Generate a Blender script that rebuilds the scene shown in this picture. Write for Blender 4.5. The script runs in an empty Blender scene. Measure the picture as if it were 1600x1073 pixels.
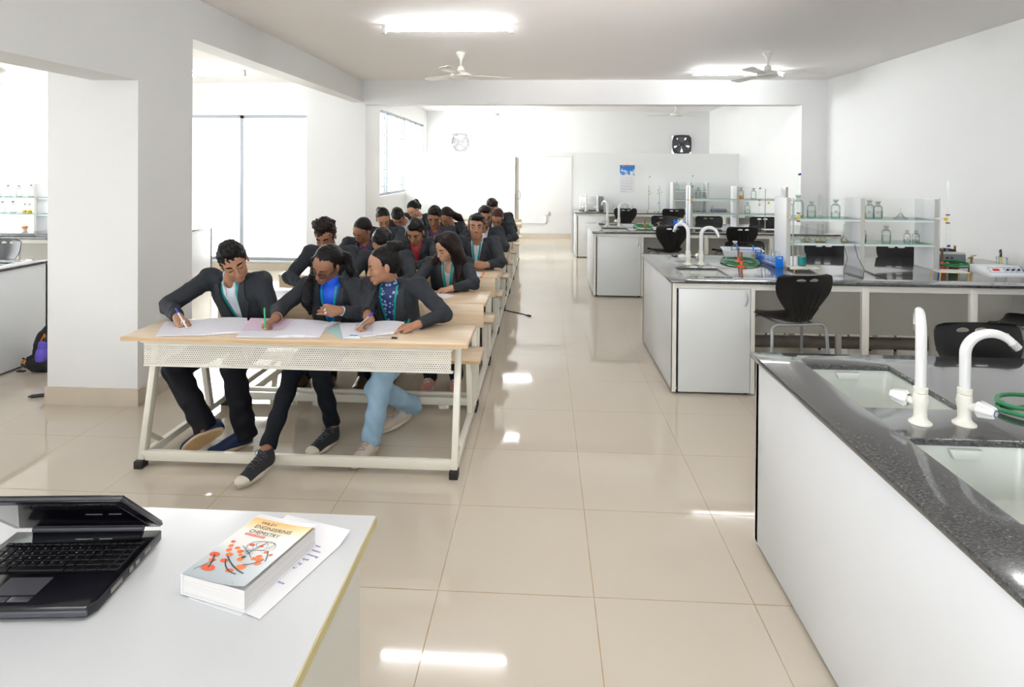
import bpy, bmesh, math, random
import numpy as np
from mathutils import Vector, Matrix, Euler
random.seed(7); np.random.seed(7)
C = bpy.context.scene.collection
S = bpy.context.scene
PI = math.pi
# ---------------------------------------------------------------- camera
cam_d = bpy.data.cameras.new('camera'); cam = bpy.data.objects.new('camera', cam_d); C.objects.link(cam)
F_PX, YAW, PITCH, ROLL, CY, EYE = 955.509, .0537072, -.00733795, .00688151, 269.088, 1.66435
_f = Vector((-math.sin(YAW), math.cos(YAW), 0)); _r = Vector((math.cos(YAW), math.sin(YAW), 0)); _u = Vector((0, 0, 1))
_f2 = _f*math.cos(PITCH)+_u*math.sin(PITCH); _u2 = _u*math.cos(PITCH)-_f*math.sin(PITCH)
_r3 = _r*math.cos(ROLL)+_u2*math.sin(ROLL); _u3 = _u2*math.cos(ROLL)-_r*math.sin(ROLL)
cam.matrix_world = Matrix(((_r3.x, _u3.x, -_f2.x, 0), (_r3.y, _u3.y, -_f2.y, 0), (_r3.z, _u3.z, -_f2.z, EYE), (0, 0, 0, 1)))
cam_d.sensor_width = 36; cam_d.sensor_fit = 'HORIZONTAL'; cam_d.lens = F_PX/1600*36
cam_d.shift_y = -(536.5-CY)/1600; cam_d.clip_start = .02; cam_d.clip_end = 400
S.camera = cam
# ---------------------------------------------------------------- light
S.view_settings.view_transform = 'Standard'; S.view_settings.look = 'None'
S.view_settings.gamma = 1; S.view_settings.use_curve_mapping = False
S.view_settings.exposure = 1.0
W = bpy.data.worlds.new('overcast_sky'); S.world = W; W.use_nodes = True
_bg = W.node_tree.nodes['Background']; _bg.inputs[0].default_value = (.93, .97, 1, 1); _bg.inputs[1].default_value = 4.6
def area(name, loc, rot, sx, sy, power, col=(1, 1, 1)):
    d = bpy.data.lights.new(name, 'AREA'); d.shape = 'RECTANGLE'; d.size = sx; d.size_y = sy; d.energy = power; d.color = col
    o = bpy.data.objects.new(name, d); C.objects.link(o); o.location = loc; o.rotation_euler = rot
    return o
def portal(loc, rot, sx, sy):                         # guides sky light through a window opening, emits nothing itself
    o = area('window_daylight', loc, rot, sx, sy, 1); o.data.cycles.is_portal = True
area('added_sky_fill_rear', (-3.9, 12.3, 2.3), (0, math.radians(-78), 0), 1.8, 4.2, 250, (.98, .99, 1))  # added lamp outside the rear window, strengthens the daylight at the back
area('added_sky_fill_bay', (-5.6, 10.9, 2.9), (math.radians(-62), 0, 0), 3.4, 1.6, 220, (.98, .99, 1))  # added lamp outside, above the view through the glazing, strengthens bay daylight
_sp = bpy.data.lights.new('added_ceiling_fill_spot', 'SPOT'); _sp.energy = 1150; _sp.spot_size = math.radians(34); _sp.spot_blend = .9; _sp.shadow_soft_size = .35; _sp.color = (1, .96, .95)  # added unseen spot behind the camera, brightens the ceiling
_so = bpy.data.objects.new('added_ceiling_fill_spot', _sp); C.objects.link(_so); _so.location = (.5, -.9, 1.75); _so.rotation_euler = (math.radians(90+18), 0, 0)
portal((-.5, -3.0, 1.725), (math.radians(90), 0, 0), 4.2, 1.55)
portal((-7.1, -3.0, 1.65), (math.radians(90), 0, 0), 1.6, 1.7)
portal((-9.5, 1.2, 1.6), (0, math.radians(-90), 0), 1.8, 3.2)
portal((-9.5, 6.6, 1.6), (0, math.radians(-90), 0), 2.0, 4.6)
portal((-5.5, 9.6, 1.31), (math.radians(-90), 0, 0), 3.5, 2.33)
portal((-2.8, 12.27, 1.91), (0, math.radians(-90), 0), 1.5, 4.0)
# ---------------------------------------------------------------- materials
MATS = {}
def _nt(name):
    m = bpy.data.materials.new(name); m.use_nodes = True; n = m.node_tree
    return m, n, n.nodes['Principled BSDF']
def mat(name, col=(.8, .8, .8), rough=.5, metal=0, spec=.5, bump=0, bscale=60, vary=0, vscale=8, emis=None, es=0, coat=0, stretch=None, sheen=0, alpha=1, trans=0):
    if name in MATS: return MATS[name]
    m, n, b = _nt(name); L = n.links
    b.inputs['Base Color'].default_value = (*col, 1); b.inputs['Roughness'].default_value = rough
    b.inputs['Metallic'].default_value = metal; b.inputs['Specular IOR Level'].default_value = spec
    b.inputs['Coat Weight'].default_value = coat; b.inputs['Coat Roughness'].default_value = .05
    b.inputs['Transmission Weight'].default_value = trans
    if sheen: b.inputs['Sheen Weight'].default_value = sheen; b.inputs['Sheen Roughness'].default_value = .5
    if emis: b.inputs['Emission Color'].default_value = (*emis, 1); b.inputs['Emission Strength'].default_value = es
    if bump or vary:
        tc = n.nodes.new('ShaderNodeTexCoord'); mp = n.nodes.new('ShaderNodeMapping'); L.new(tc.outputs['Object'], mp.inputs[0])
        if stretch: mp.inputs['Scale'].default_value = stretch
    if vary:
        t = n.nodes.new('ShaderNodeTexNoise'); t.inputs['Scale'].default_value = vscale; t.inputs['Detail'].default_value = 5; L.new(mp.outputs[0], t.inputs[0])
        r = n.nodes.new('ShaderNodeMapRange'); r.inputs[1].default_value = .3; r.inputs[2].default_value = .7
        r.inputs[3].default_value = 1-vary; r.inputs[4].default_value = 1+vary*.6; L.new(t.outputs[0], r.inputs[0])
        x = n.nodes.new('ShaderNodeMix'); x.data_type = 'RGBA'; x.blend_type = 'MULTIPLY'; x.inputs[0].default_value = 1
        x.inputs[6].default_value = (*col, 1); L.new(r.outputs[0], x.inputs[7]); L.new(x.outputs[2], b.inputs['Base Color'])
    if bump:
        t = n.nodes.new('ShaderNodeTexNoise'); t.inputs['Scale'].default_value = bscale; t.inputs['Detail'].default_value = 4; L.new(mp.outputs[0], t.inputs[0])
        q = n.nodes.new('ShaderNodeBump'); q.inputs['Strength'].default_value = bump; q.inputs['Distance'].default_value = .002
        L.new(t.outputs[0], q.inputs['Height']); L.new(q.outputs[0], b.inputs['Normal'])
    MATS[name] = m
    return m
def glass(name, tint=(.96, .99, .975), edge=(.70, .78, .755), gloss=.5):
    if name in MATS: return MATS[name]
    m = bpy.data.materials.new(name); m.use_nodes = True; n = m.node_tree; L = n.links; n.nodes.clear()
    o = n.nodes.new('ShaderNodeOutputMaterial'); mx = n.nodes.new('ShaderNodeMixShader'); t = n.nodes.new('ShaderNodeBsdfTransparent'); g = n.nodes.new('ShaderNodeBsdfGlossy')
    g.inputs['Roughness'].default_value = .03; lw = n.nodes.new('ShaderNodeLayerWeight'); lw.inputs[0].default_value = .5
    pw = n.nodes.new('ShaderNodeMath'); pw.operation = 'POWER'; pw.inputs[1].default_value = 2.5; L.new(lw.outputs['Facing'], pw.inputs[0])
    c = n.nodes.new('ShaderNodeMix'); c.data_type = 'RGBA'; c.inputs[6].default_value = (*tint, 1); c.inputs[7].default_value = (*edge, 1); L.new(pw.outputs[0], c.inputs[0]); L.new(c.outputs[2], t.inputs[0])
    fr = n.nodes.new('ShaderNodeFresnel'); fr.inputs[0].default_value = 1.45; k = n.nodes.new('ShaderNodeMath'); k.operation = 'MULTIPLY'; k.inputs[1].default_value = gloss
    L.new(fr.outputs[0], k.inputs[0]); L.new(k.outputs[0], mx.inputs[0]); L.new(t.outputs[0], mx.inputs[1]); L.new(g.outputs[0], mx.inputs[2]); L.new(mx.outputs[0], o.inputs[0])
    MATS[name] = m
    return m
def nodes_math(n, op, a, b=None, c=None):
    x = n.nodes.new('ShaderNodeMath'); x.operation = op
    for i, v in enumerate((a, b, c)):
        if v is None: continue
        if isinstance(v, (int, float)): x.inputs[i].default_value = v
        else: n.links.new(v, x.inputs[i])
    return x.outputs[0]
def floor_mat():
    m, n, b = _nt('glossy_beige_tiles'); L = n.links; T = .61
    tc = n.nodes.new('ShaderNodeTexCoord'); sp = n.nodes.new('ShaderNodeSeparateXYZ'); L.new(tc.outputs['Object'], sp.inputs[0])
    nz = n.nodes.new('ShaderNodeTexNoise'); nz.inputs['Scale'].default_value = 9; nz.inputs['Detail'].default_value = 6; L.new(tc.outputs['Object'], nz.inputs[0])
    ds = []
    for ax, o0 in ((0, -.40747), (1, 2.37577)):
        u = nodes_math(n, 'DIVIDE', nodes_math(n, 'SUBTRACT', sp.outputs[ax], o0-T*40), T)
        fr = nodes_math(n, 'FRACT', u); ds.append((nodes_math(n, 'MINIMUM', fr, nodes_math(n, 'SUBTRACT', 1, fr)), nodes_math(n, 'FLOOR', u)))
    dmin = nodes_math(n, 'MINIMUM', ds[0][0], ds[1][0])
    wd = nodes_math(n, 'MULTIPLY_ADD', nz.outputs[0], .0055, .0003)
    line = nodes_math(n, 'LESS_THAN', dmin, wd)
    cmb = n.nodes.new('ShaderNodeCombineXYZ'); L.new(ds[0][1], cmb.inputs[0]); L.new(ds[1][1], cmb.inputs[1])
    wn = n.nodes.new('ShaderNodeTexWhiteNoise'); L.new(cmb.outputs[0], wn.inputs[0])
    n2 = n.nodes.new('ShaderNodeTexNoise'); n2.inputs['Scale'].default_value = 2.2; n2.inputs['Detail'].default_value = 6; L.new(tc.outputs['Object'], n2.inputs[0])
    f = nodes_math(n, 'ADD', nodes_math(n, 'MULTIPLY', wn.outputs[0], .3), nodes_math(n, 'MULTIPLY', n2.outputs[0], .7))
    c = n.nodes.new('ShaderNodeMix'); c.data_type = 'RGBA'; c.inputs[6].default_value = (.60, .53, .435, 1); c.inputs[7].default_value = (.65, .585, .485, 1); L.new(f, c.inputs[0])
    c2 = n.nodes.new('ShaderNodeMix'); c2.data_type = 'RGBA'; c2.inputs[7].default_value = (.36, .26, .13, 1); L.new(line, c2.inputs[0]); L.new(c.outputs[2], c2.inputs[6])
    L.new(c2.outputs[2], b.inputs['Base Color'])
    L.new(nodes_math(n, 'MULTIPLY_ADD', line, .5, .045), b.inputs['Roughness']); b.inputs['Specular IOR Level'].default_value = .62
    return m
def granite_mat():
    m, n, b = _nt('dark_grey_granite'); L = n.links
    tc = n.nodes.new('ShaderNodeTexCoord'); mp = n.nodes.new('ShaderNodeMapping'); mp.inputs['Scale'].default_value = (1, 2.6, 1.5); L.new(tc.outputs['Object'], mp.inputs[0])
    t = n.nodes.new('ShaderNodeTexNoise'); t.inputs['Scale'].default_value = 90; t.inputs['Detail'].default_value = 8; t.inputs['Roughness'].default_value = .7; L.new(mp.outputs[0], t.inputs[0])
    r = n.nodes.new('ShaderNodeValToRGB'); r.color_ramp.elements[0].position = .36; r.color_ramp.elements[0].color = (.012, .013, .015, 1)
    r.color_ramp.elements[1].position = .70; r.color_ramp.elements[1].color = (.16, .165, .17, 1); e = r.color_ramp.elements.new(.5); e.color = (.05, .052, .055, 1)
    L.new(t.outputs[0], r.inputs[0]); L.new(r.outputs[0], b.inputs['Base Color']); b.inputs['Roughness'].default_value = .13; b.inputs['Specular IOR Level'].default_value = .8; b.inputs['Coat Weight'].default_value = .7; b.inputs['Coat Roughness'].default_value = .06
    return m
def perf_mat():
    m, n, b = _nt('cream_perforated_metal'); L = n.links
    tc = n.nodes.new('ShaderNodeTexCoord'); sp = n.nodes.new('ShaderNodeSeparateXYZ'); L.new(tc.outputs['Object'], sp.inputs[0])
    P, Q = .0128, .0108; hit = None
    for ox, oz in ((0, 0), (.5, .5)):
        a = nodes_math(n, 'SUBTRACT', nodes_math(n, 'FRACT', nodes_math(n, 'ADD', nodes_math(n, 'DIVIDE', sp.outputs[0], P), 500+ox)), .5)
        c = nodes_math(n, 'SUBTRACT', nodes_math(n, 'FRACT', nodes_math(n, 'ADD', nodes_math(n, 'DIVIDE', sp.outputs[2], 2*Q), 500+oz)), .5)
        a = nodes_math(n, 'MULTIPLY', a, P); c = nodes_math(n, 'MULTIPLY', c, 2*Q)
        d = nodes_math(n, 'ADD', nodes_math(n, 'MULTIPLY', a, a), nodes_math(n, 'MULTIPLY', c, c))
        h = nodes_math(n, 'LESS_THAN', d, .0031**2); hit = h if hit is None else nodes_math(n, 'MAXIMUM', hit, h)
    b.inputs['Base Color'].default_value = (.83, .80, .72, 1); b.inputs['Roughness'].default_value = .35
    L.new(nodes_math(n, 'SUBTRACT', 1, hit), b.inputs['Alpha'])
    return m
def wood_mat(name, c0, c1, sc=(1.2, 14, 14), rough=.28):
    m, n, b = _nt(name); L = n.links
    tc = n.nodes.new('ShaderNodeTexCoord'); mp = n.nodes.new('ShaderNodeMapping'); mp.inputs['Scale'].default_value = sc; L.new(tc.outputs['Object'], mp.inputs[0])
    t = n.nodes.new('ShaderNodeTexNoise'); t.inputs['Scale'].default_value = 3; t.inputs['Detail'].default_value = 7; t.inputs['Distortion'].default_value = .6; L.new(mp.outputs[0], t.inputs[0])
    r = n.nodes.new('ShaderNodeMix'); r.data_type = 'RGBA'; r.inputs[6].default_value = (*c0, 1); r.inputs[7].default_value = (*c1, 1)
    mr = n.nodes.new('ShaderNodeMapRange'); mr.inputs[1].default_value = .35; mr.inputs[2].default_value = .65; L.new(t.outputs[0], mr.inputs[0]); L.new(mr.outputs[0], r.inputs[0])
    L.new(r.outputs[2], b.inputs['Base Color']); b.inputs['Roughness'].default_value = rough
    return m
PAINT = mat('white_wall_paint', (.79, .79, .785), .6, bump=.12, bscale=40, vary=.012, vscale=1.3)
CEILM = mat('ceiling_paint', (.93, .90, .895), .7, bump=.1, bscale=30)
SKIRT = mat('beige_skirting_tile', (.60, .52, .42), .2, vary=.04)
LAM = mat('white_laminate', (.75, .765, .785), .3, vary=.01, vscale=4)
LAM2 = mat('grey_white_laminate_door', (.76, .785, .785), .3)
CREAM = mat('cream_painted_metal', (.84, .81, .71), .35)
FRAMEW = mat('off_white_metal_frame', (.80, .78, .72), .4)
BLACKP = mat('black_plastic', (.012, .012, .013), .38)
RUB = mat('black_rubber', (.01, .01, .01), .6)
WOOD = wood_mat('beech_laminate', (.66, .50, .33), (.76, .61, .43))
WOODD = wood_mat('beech_edge_band', (.60, .40, .22), (.68, .47, .28))
GRAN = granite_mat(); PERF = perf_mat(); FLOORM = floor_mat()
STEEL = mat('brushed_steel', (.55, .55, .56), .28, 1); CHROME = mat('chrome', (.8, .8, .8), .08, 1)
TUBE = mat('grey_steel_tube', (.42, .44, .47), .3, .8)
ALU = mat('aluminium_frame', (.36, .39, .44), .4, .5)
PVC = mat('white_glossy_plastic', (.78, .78, .78), .15, coat=.5)
PVCY = mat('ivory_plastic', (.82, .80, .72), .3)
CERAM = mat('ivory_sink_enamel', (.74, .78, .73), .2, vary=.06, vscale=5)
PORC = mat('white_enamel', (.85, .86, .86), .2)
GLS = glass('clear_lab_glass'); PANE = glass('clear_pane_glass', (.985, .995, .99), (.82, .90, .86), .8)
GEDGE = mat('green_glass_edge', (.30, .62, .48), .15); GREENH = mat('green_rubber_hose', (.02, .20, .07), .3)
BLUEP = mat('bright_blue_plastic', (.005, .20, .85), .3); ORNG = mat('orange_red_enamel', (.80, .09, .02), .35); BRASS = mat('aged_brass', (.38, .24, .09), .35, 1)
BROWNT = mat('brown_burner_tube', (.20, .10, .05), .4, .6)
WATER = glass('clear_liquid', (.90, .95, .92), (.6, .7, .66), .4)
LBLWHITE = mat('paper_white', (.82, .82, .84), .7); PAPER = mat('notebook_paper', (.80, .80, .84), .7)
DBLUE = mat('dark_blue_plastic', (.01, .02, .25), .3)
# ---------------------------------------------------------------- mesh builder
class MB:
    def __init__(s): s.v = []; s.f = []; s.m = []
    def add(s, v, f, mi=0):
        o = len(s.v); s.v += [tuple(p) for p in v]; s.f += [tuple(i+o for i in q) for q in f]; s.m += [mi]*len(f); return s
    def box(s, a, b, mi=0, R=None):
        x0, y0, z0 = a; x1, y1, z1 = b
        v = [(x0, y0, z0), (x1, y0, z0), (x1, y1, z0), (x0, y1, z0), (x0, y0, z1), (x1, y0, z1), (x1, y1, z1), (x0, y1, z1)]
        if R is not None: v = [R @ Vector(p) for p in v]
        return s.add(v, [(0, 3, 2, 1), (4, 5, 6, 7), (0, 1, 5, 4), (1, 2, 6, 5), (2, 3, 7, 6), (3, 0, 4, 7)], mi)
    def tube(s, pts, r, n=10, mi=0, cap=True, closed=False, flat=None):
        pts = [Vector(p) for p in pts]; N = len(pts); rr = r if hasattr(r, '__len__') else [r]*N; v = []; up = None
        for i, p in enumerate(pts):
            t = (pts[(i+1) % N]-pts[i-1]) if closed else (pts[min(i+1, N-1)]-pts[max(i-1, 0)])
            if t.length < 1e-9: t = Vector((0, 0, 1))
            t.normalize()
            if up is None: up = Vector((0, 0, 1)) if abs(t.z) < .9 else Vector((1, 0, 0))
            a = up.cross(t)
            if a.length < 1e-6: a = Vector((1, 0, 0)).cross(t)
            a.normalize(); b = t.cross(a); up = b
            for k in range(n):
                q = 2*PI*k/n; fa = flat or 1
                v.append(p+(a*math.cos(q)+b*math.sin(q)*fa)*rr[i])
        f = []
        for i in range(N if closed else N-1):
            j = (i+1) % N
            for k in range(n): f.append((i*n+k, i*n+(k+1) % n, j*n+(k+1) % n, j*n+k))
        if cap and not closed: f.append(tuple(range(n-1, -1, -1))); f.append(tuple((N-1)*n+k for k in range(n)))
        return s.add(v, f, mi)
    def cyl(s, a, b, r, n=16, mi=0, r2=None): return s.tube([a, b], [r, r if r2 is None else r2], n, mi)
    def bar(s, a, b, w, h, mi=0):                     # rectangular bar from a to b, w sideways, h upward
        a, b = Vector(a), Vector(b); t = (b-a).normalized(); up = Vector((0, 0, 1)) if abs(t.z) < .95 else Vector((0, 1, 0))
        x = t.cross(up).normalized()*w/2; y = x.cross(t).normalized()*h/2
        v = [a-x-y, a+x-y, a+x+y, a-x+y, b-x-y, b+x-y, b+x+y, b-x+y]
        return s.add(v, [(0, 1, 2, 3), (4, 7, 6, 5), (0, 4, 5, 1), (1, 5, 6, 2), (2, 6, 7, 3), (3, 7, 4, 0)], mi)
    def lathe(s, prof, c=(0, 0, 0), n=24, mi=0, R=None):
        v = []
        for r, z in prof:
            for k in range(n):
                q = 2*PI*k/n; p = Vector((r*math.cos(q), r*math.sin(q), z))
                if R is not None: p = R @ p
                v.append(p+Vector(c))
        f = [(i*n+k, i*n+(k+1) % n, (i+1)*n+(k+1) % n, (i+1)*n+k) for i in range(len(prof)-1) for k in range(n)]
        f.append(tuple(range(n-1, -1, -1))); f.append(tuple((len(prof)-1)*n+k for k in range(n)))
        return s.add(v, f, mi)
    def prism(s, poly, t0, t1, ax='z', mi=0, R=None):
        n = len(poly)
        mk = {'z': lambda a, b, t: (a, b, t), 'y': lambda a, b, t: (a, t, b), 'x': lambda a, b, t: (t, a, b)}[ax]
        v = [mk(a, b, t0) for a, b in poly]+[mk(a, b, t1) for a, b in poly]
        if R is not None: v = [R @ Vector(p) for p in v]
        return s.add(v, [tuple(range(n-1, -1, -1)), tuple(range(n, 2*n))]+[(i, (i+1) % n, (i+1) % n+n, i+n) for i in range(n)], mi)
    def grid(s, P, mi=0, cu=False, cv=False):         # P[i][j] points
        a, b = len(P), len(P[0]); v = [p for r in P for p in r]
        f = [(i*b+j, i*b+(j+1) % b, ((i+1) % a)*b+(j+1) % b, ((i+1) % a)*b+j) for i in range(a if cu else a-1) for j in range(b if cv else b-1)]
        return s.add(v, f, mi)
    def slab(s, u0, u1, v0, v1, t0, t1, holes=(), ax='z', mi=0):   # slab with rectangular holes
        us = sorted({u0, u1, *[h[0] for h in holes], *[h[1] for h in holes]}); vs = sorted({v0, v1, *[h[2] for h in holes], *[h[3] for h in holes]})
        us = [x for x in us if u0 <= x <= u1]; vs = [x for x in vs if v0 <= x <= v1]
        ins = lambda i, j: 0 <= i < len(us)-1 and 0 <= j < len(vs)-1 and not any(h[0] <= (us[i]+us[i+1])/2 <= h[1] and h[2] <= (vs[j]+vs[j+1])/2 <= h[3] for h in holes)
        mk = {'z': lambda a, b, t: (a, b, t), 'y': lambda a, b, t: (a, t, b), 'x': lambda a, b, t: (t, a, b)}[ax]
        nv = len(vs); base = [mk(a, b, t0) for a in us for b in vs]+[mk(a, b, t1) for a in us for b in vs]; K = len(us)*nv; f = []
        for i in range(len(us)-1):
            for j in range(nv-1):
                if not ins(i, j): continue
                q = (i*nv+j, (i+1)*nv+j, (i+1)*nv+j+1, i*nv+j+1); f += [q[::-1], tuple(x+K for x in q)]
                for (di, dj, a, b) in ((-1, 0, q[3], q[0]), (1, 0, q[1], q[2]), (0, -1, q[0], q[1]), (0, 1, q[2], q[3])):
                    if not ins(i+di, j+dj): f.append((a, b, b+K, a+K))
        return s.add(base, f, mi)
    def build(s, name, mats, parent=None, bevel=0, smooth=True, ang=35, segs=2):
        me = bpy.data.meshes.new(name); me.from_pydata([tuple(p) for p in s.v], [], s.f)
        mats = mats if isinstance(mats, (list, tuple)) else [mats]
        for m in mats: me.materials.append(m)
        me.polygons.foreach_set('material_index', s.m)
        bm = bmesh.new(); bm.from_mesh(me); bmesh.ops.remove_doubles(bm, verts=bm.verts, dist=1e-6); bmesh.ops.recalc_face_normals(bm, faces=bm.faces)
        lv = [v for v in bm.verts if not v.link_faces]
        if lv: bmesh.ops.delete(bm, geom=lv, context='VERTS')
        if bevel:
            es = [e for e in bm.edges if len(e.link_faces) == 2 and e.calc_face_angle(0) > math.radians(40)]
            bmesh.ops.bevel(bm, geom=es, offset=bevel, segments=segs, profile=.5, affect='EDGES', clamp_overlap=True)
        bm.to_mesh(me); bm.free()
        if smooth:
            me.shade_smooth(); me.set_sharp_from_angle(angle=math.radians(ang))
        o = bpy.data.objects.new(name, me); C.objects.link(o); o.parent = parent
        return o
def tag(o, label, cat, group=None, kind=None):
    if label: o['label'] = label
    if cat: o['category'] = cat
    if group: o['group'] = group
    if kind: o['kind'] = kind
    return o
def thing(name, label, cat, loc=(0, 0, 0), rz=0, group=None):
    o = bpy.data.objects.new(name, None); C.objects.link(o); o.location = loc; o.rotation_euler = (0, 0, rz); o.empty_display_size = .1
    return tag(o, label, cat, group)
def struct(name, mb, m, **k):
    o = mb.build(name, m, **k); o['kind'] = 'structure'; return o
KIDS = {}
def dup(root, loc, rz=0, label=None, group=None):
    r = root.copy(); C.objects.link(r); r.location = loc; r.rotation_euler = (0, 0, rz)
    if label: r['label'] = label
    if group: r['group'] = group
    ch = [o for o in list(C.objects) if o.parent == root]
    for c in ch:
        d = c.copy(); C.objects.link(d); d.parent = r
        for g in [o for o in list(C.objects) if o.parent == c]:
            e = g.copy(); C.objects.link(e); e.parent = d
    return r
def arc(c, r, a0, a1, n, u=(1, 0, 0), w=(0, 0, 1)):
    u, w, c = Vector(u), Vector(w), Vector(c)
    return [c+u*r*math.cos(a0+(a1-a0)*i/n)+w*r*math.sin(a0+(a1-a0)*i/n) for i in range(n+1)]
def text_mesh(name, body, size, m, parent, M4, ext=.0003, font=None, shear=0, sx=1):
    cu = bpy.data.curves.new(name, 'FONT'); cu.body = body; cu.size = size; cu.extrude = ext; cu.shear = shear; cu.resolution_u = 3
    o = bpy.data.objects.new(name, cu); C.objects.link(o); dg = bpy.context.evaluated_depsgraph_get()
    me = bpy.data.meshes.new_from_object(o.evaluated_get(dg)); bpy.data.objects.remove(o); bpy.data.curves.remove(cu)
    me.transform(M4 @ Matrix.Diagonal((sx, 1, 1, 1))); me.materials.clear(); me.materials.append(m); me.name = name
    o = bpy.data.objects.new(name, me); C.objects.link(o); o.parent = parent
    return o
# ---------------------------------------------------------------- the room
CEIL = 3.0
struct('floor', MB().box((-9.7, -3.2, -.1), (4.6, 14.7, 0)), FLOORM)
struct('ceiling', MB().box((-9.7, -3.2, CEIL), (4.6, 14.7, CEIL+.15)), CEILM)
struct('wall_right', MB().box((4.17, -3.2, 0), (4.4, 9.3, CEIL)).box((3.8, 9.3, 0), (4.4, 14.4, CEIL)), PAINT)
struct('wall_back', MB().slab(-2.9, 3.8, 0, CEIL, 14.4, 14.6, [(-2.24, -1.81, 2.05, 2.45), (2.95, 3.38, 2.03, 2.43)], 'y'), PAINT)
struct('wall_left_rear', MB().slab(9.85, 14.6, 0, CEIL, -3.0, -2.8, [(10.26, 14.28, 1.16, 2.66)], 'x'), PAINT)
struct('wall_bay', MB().slab(-9.7, -3.72, 0, CEIL, 9.6, 9.8, [(-7.25, -3.9+.16, .15, 2.48)], 'y'), PAINT)
struct('wall_left_outer', MB().slab(-3.2, 9.6, 0, CEIL, -9.7, -9.5, [(-.4, 2.8, .7, 2.5), (4.3, 8.9, .6, 2.6)], 'x'), PAINT)
struct('wall_front', MB().slab(-9.7, 4.4, 0, CEIL, -3.2, -3.0, [(-2.6, 1.6, .95, 2.5), (-7.9, -6.3, .8, 2.5)], 'y'), PAINT)
struct('wall_pillar_near', MB().box((-3.45, 4.07, 0), (-2.8, 4.72, CEIL)), PAINT)
struct('wall_pillar_far', MB().box((-3.74, 9.42, 0), (-2.8, 9.85, CEIL)), PAINT)
struct('wall_arch', MB().box((-3.13, -3.2, 2.25), (-2.8, 4.07, CEIL)), PAINT)
struct('trim_1', MB().box((-3.02, 4.72, 2.67), (-2.8, 9.42, CEIL)), PAINT)
struct('trim_2', MB().box((-2.8, 9.3, 2.63), (3.8, 9.55, CEIL)), PAINT)
struct('wall_partition', MB().slab(-2.8, 3.8, 0, 1.965, 12.2, 12.25, [(-.59, .53, -.1, 1.885)], 'y'), mat('white_partition_board', (.88, .895, .88), .3))
bb = MB().box((-3.462, 4.058, 0), (-2.788, 4.732, .12)); struct('baseboard_pillar', bb, SKIRT)
struct('baseboard_bay', MB().box((-9.5, 9.585, 0), (-3.74, 9.6, .10)), SKIRT)
struct('baseboard_pillar_far', MB().box((-3.75, 9.408, 0), (-2.788, 9.42, .10)), SKIRT)
struct('baseboard_back', MB().box((-2.8, 14.385, 0), (3.8, 14.4, .13)), SKIRT)
# bay glazing
def window_frame(name, u0, u1, v0, v1, mull, t, ax, m, fw=.045, pane=True):
    b = MB(); 
    b.slab(u0, u1, v0, v1, t-.03, t+.03, [(u0+fw, u1-fw, v0+fw, v1-fw)], ax)
    for x in mull:
        if ax == 'y': b.box((x-fw/2-.008, t-.03, v0), (x+fw/2+.008, t+.03, v1))
        else: b.box((t-.03, x-fw/2, v0), (t+.03, x+fw/2, v1))
    o = struct(name, b, m)
    p = MB()
    if ax == 'y': p.box((u0+fw, t-.003, v0+fw), (u1-fw, t+.003, v1-fw))
    else: p.box((t-.003, u0+fw, v0+fw), (t+.003, u1-fw, v1-fw))
    p.build('window_pane', PANE, o)
    return o
window_frame('window_1', -7.25, -3.74, .15, 2.48, [-4.89, -6.08], 9.66, 'y', ALU)
w2 = window_frame('window_2', 10.26, 14.28, 1.16, 2.66, [11.0, 12.35, 13.5], -2.9, 'x', ALU)
g = MB()
for k in range(12): g.cyl((-2.84, 10.5+k*.33, 1.16), (-2.84, 10.5+k*.33, 2.66), .006, 6)
for k in range(9): g.cyl((-2.84, 10.26, 1.32+k*.15), (-2.84, 14.28, 1.32+k*.15), .005, 6)
g.build('window_grille', mat('grey_grille_bar', (.35, .36, .38), .5), w2)
struct('trim_3', MB().box((-7.25, 9.56, .13), (-3.74, 9.66, .15)), PAINT)
# outside
tag(MB().box((-60, -60, -.6), (60, 70, -.5)).build('outside_ground', mat('pale_outdoor_ground', (.8, .79, .76), .9, vary=.1, vscale=.4)), 'pale bright ground outside beyond the large window', 'ground')['kind'] = 'structure'
mo = MB(); P = []
for i in range(25):
    row = []
    for j in range(17):
        u, v = i/24*2-1, j/16*2-1; h = max(0, 1-u*u-v*v)**.7*.55
        row.append((-5.85+u*1.25, 13.6+v*1.2, -.52+h*(1+.5*math.sin(7*u+3*v)*math.cos(9*v))+random.uniform(-.03, .05)*(h > .02)))
    P.append(row)
mo.grid(P)
tag(mo.build('rubble_heap', mat('pale_rubble', (.72, .66, .55), .9, bump=1, bscale=12, vary=.45, vscale=9), smooth=False), 'pale rubble heap outside, low in the large bay window', 'rubble heap')
# door leaf in the partition (stands open, edge on)
d = MB().box((-.59, 12.25, .01), (-.565, 13.3, 1.88)); do = struct('door_1', d, mat('pale_timber_door_edge', (.62, .57, .48), .5))
hb = MB().tube([(-.565, 12.42, 1.20), (-.52, 12.42, 1.20), (-.50, 12.42, 1.18), (-.50, 12.42, 1.05), (-.52, 12.42, 1.03), (-.565, 12.42, 1.03)], .009, 8); hb.build('door_handle', STEEL, do)
hb = MB()
for z in (.55, 1.1, 1.65): hb.box((-.594, 12.19, z-.06), (-.584, 12.26, z+.06))
hb.build('hinge', mat('grey_hinge', (.3, .3, .3), .4, .8), do)
struct('trim_4', MB().box((-.60, 12.19, 0), (-.59, 12.255, 1.90)).box((.53, 12.19, 0), (.545, 12.255, 1.90)).box((-.60, 12.19, 1.885), (.545, 12.255, 1.90)), mat('aluminium_trim', (.70, .68, .62), .4, .3))
t = thing('socket_conduit', 'white wall socket with conduit seen through the partition doorway', 'wall socket', (.05, 14.38, .60))
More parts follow.
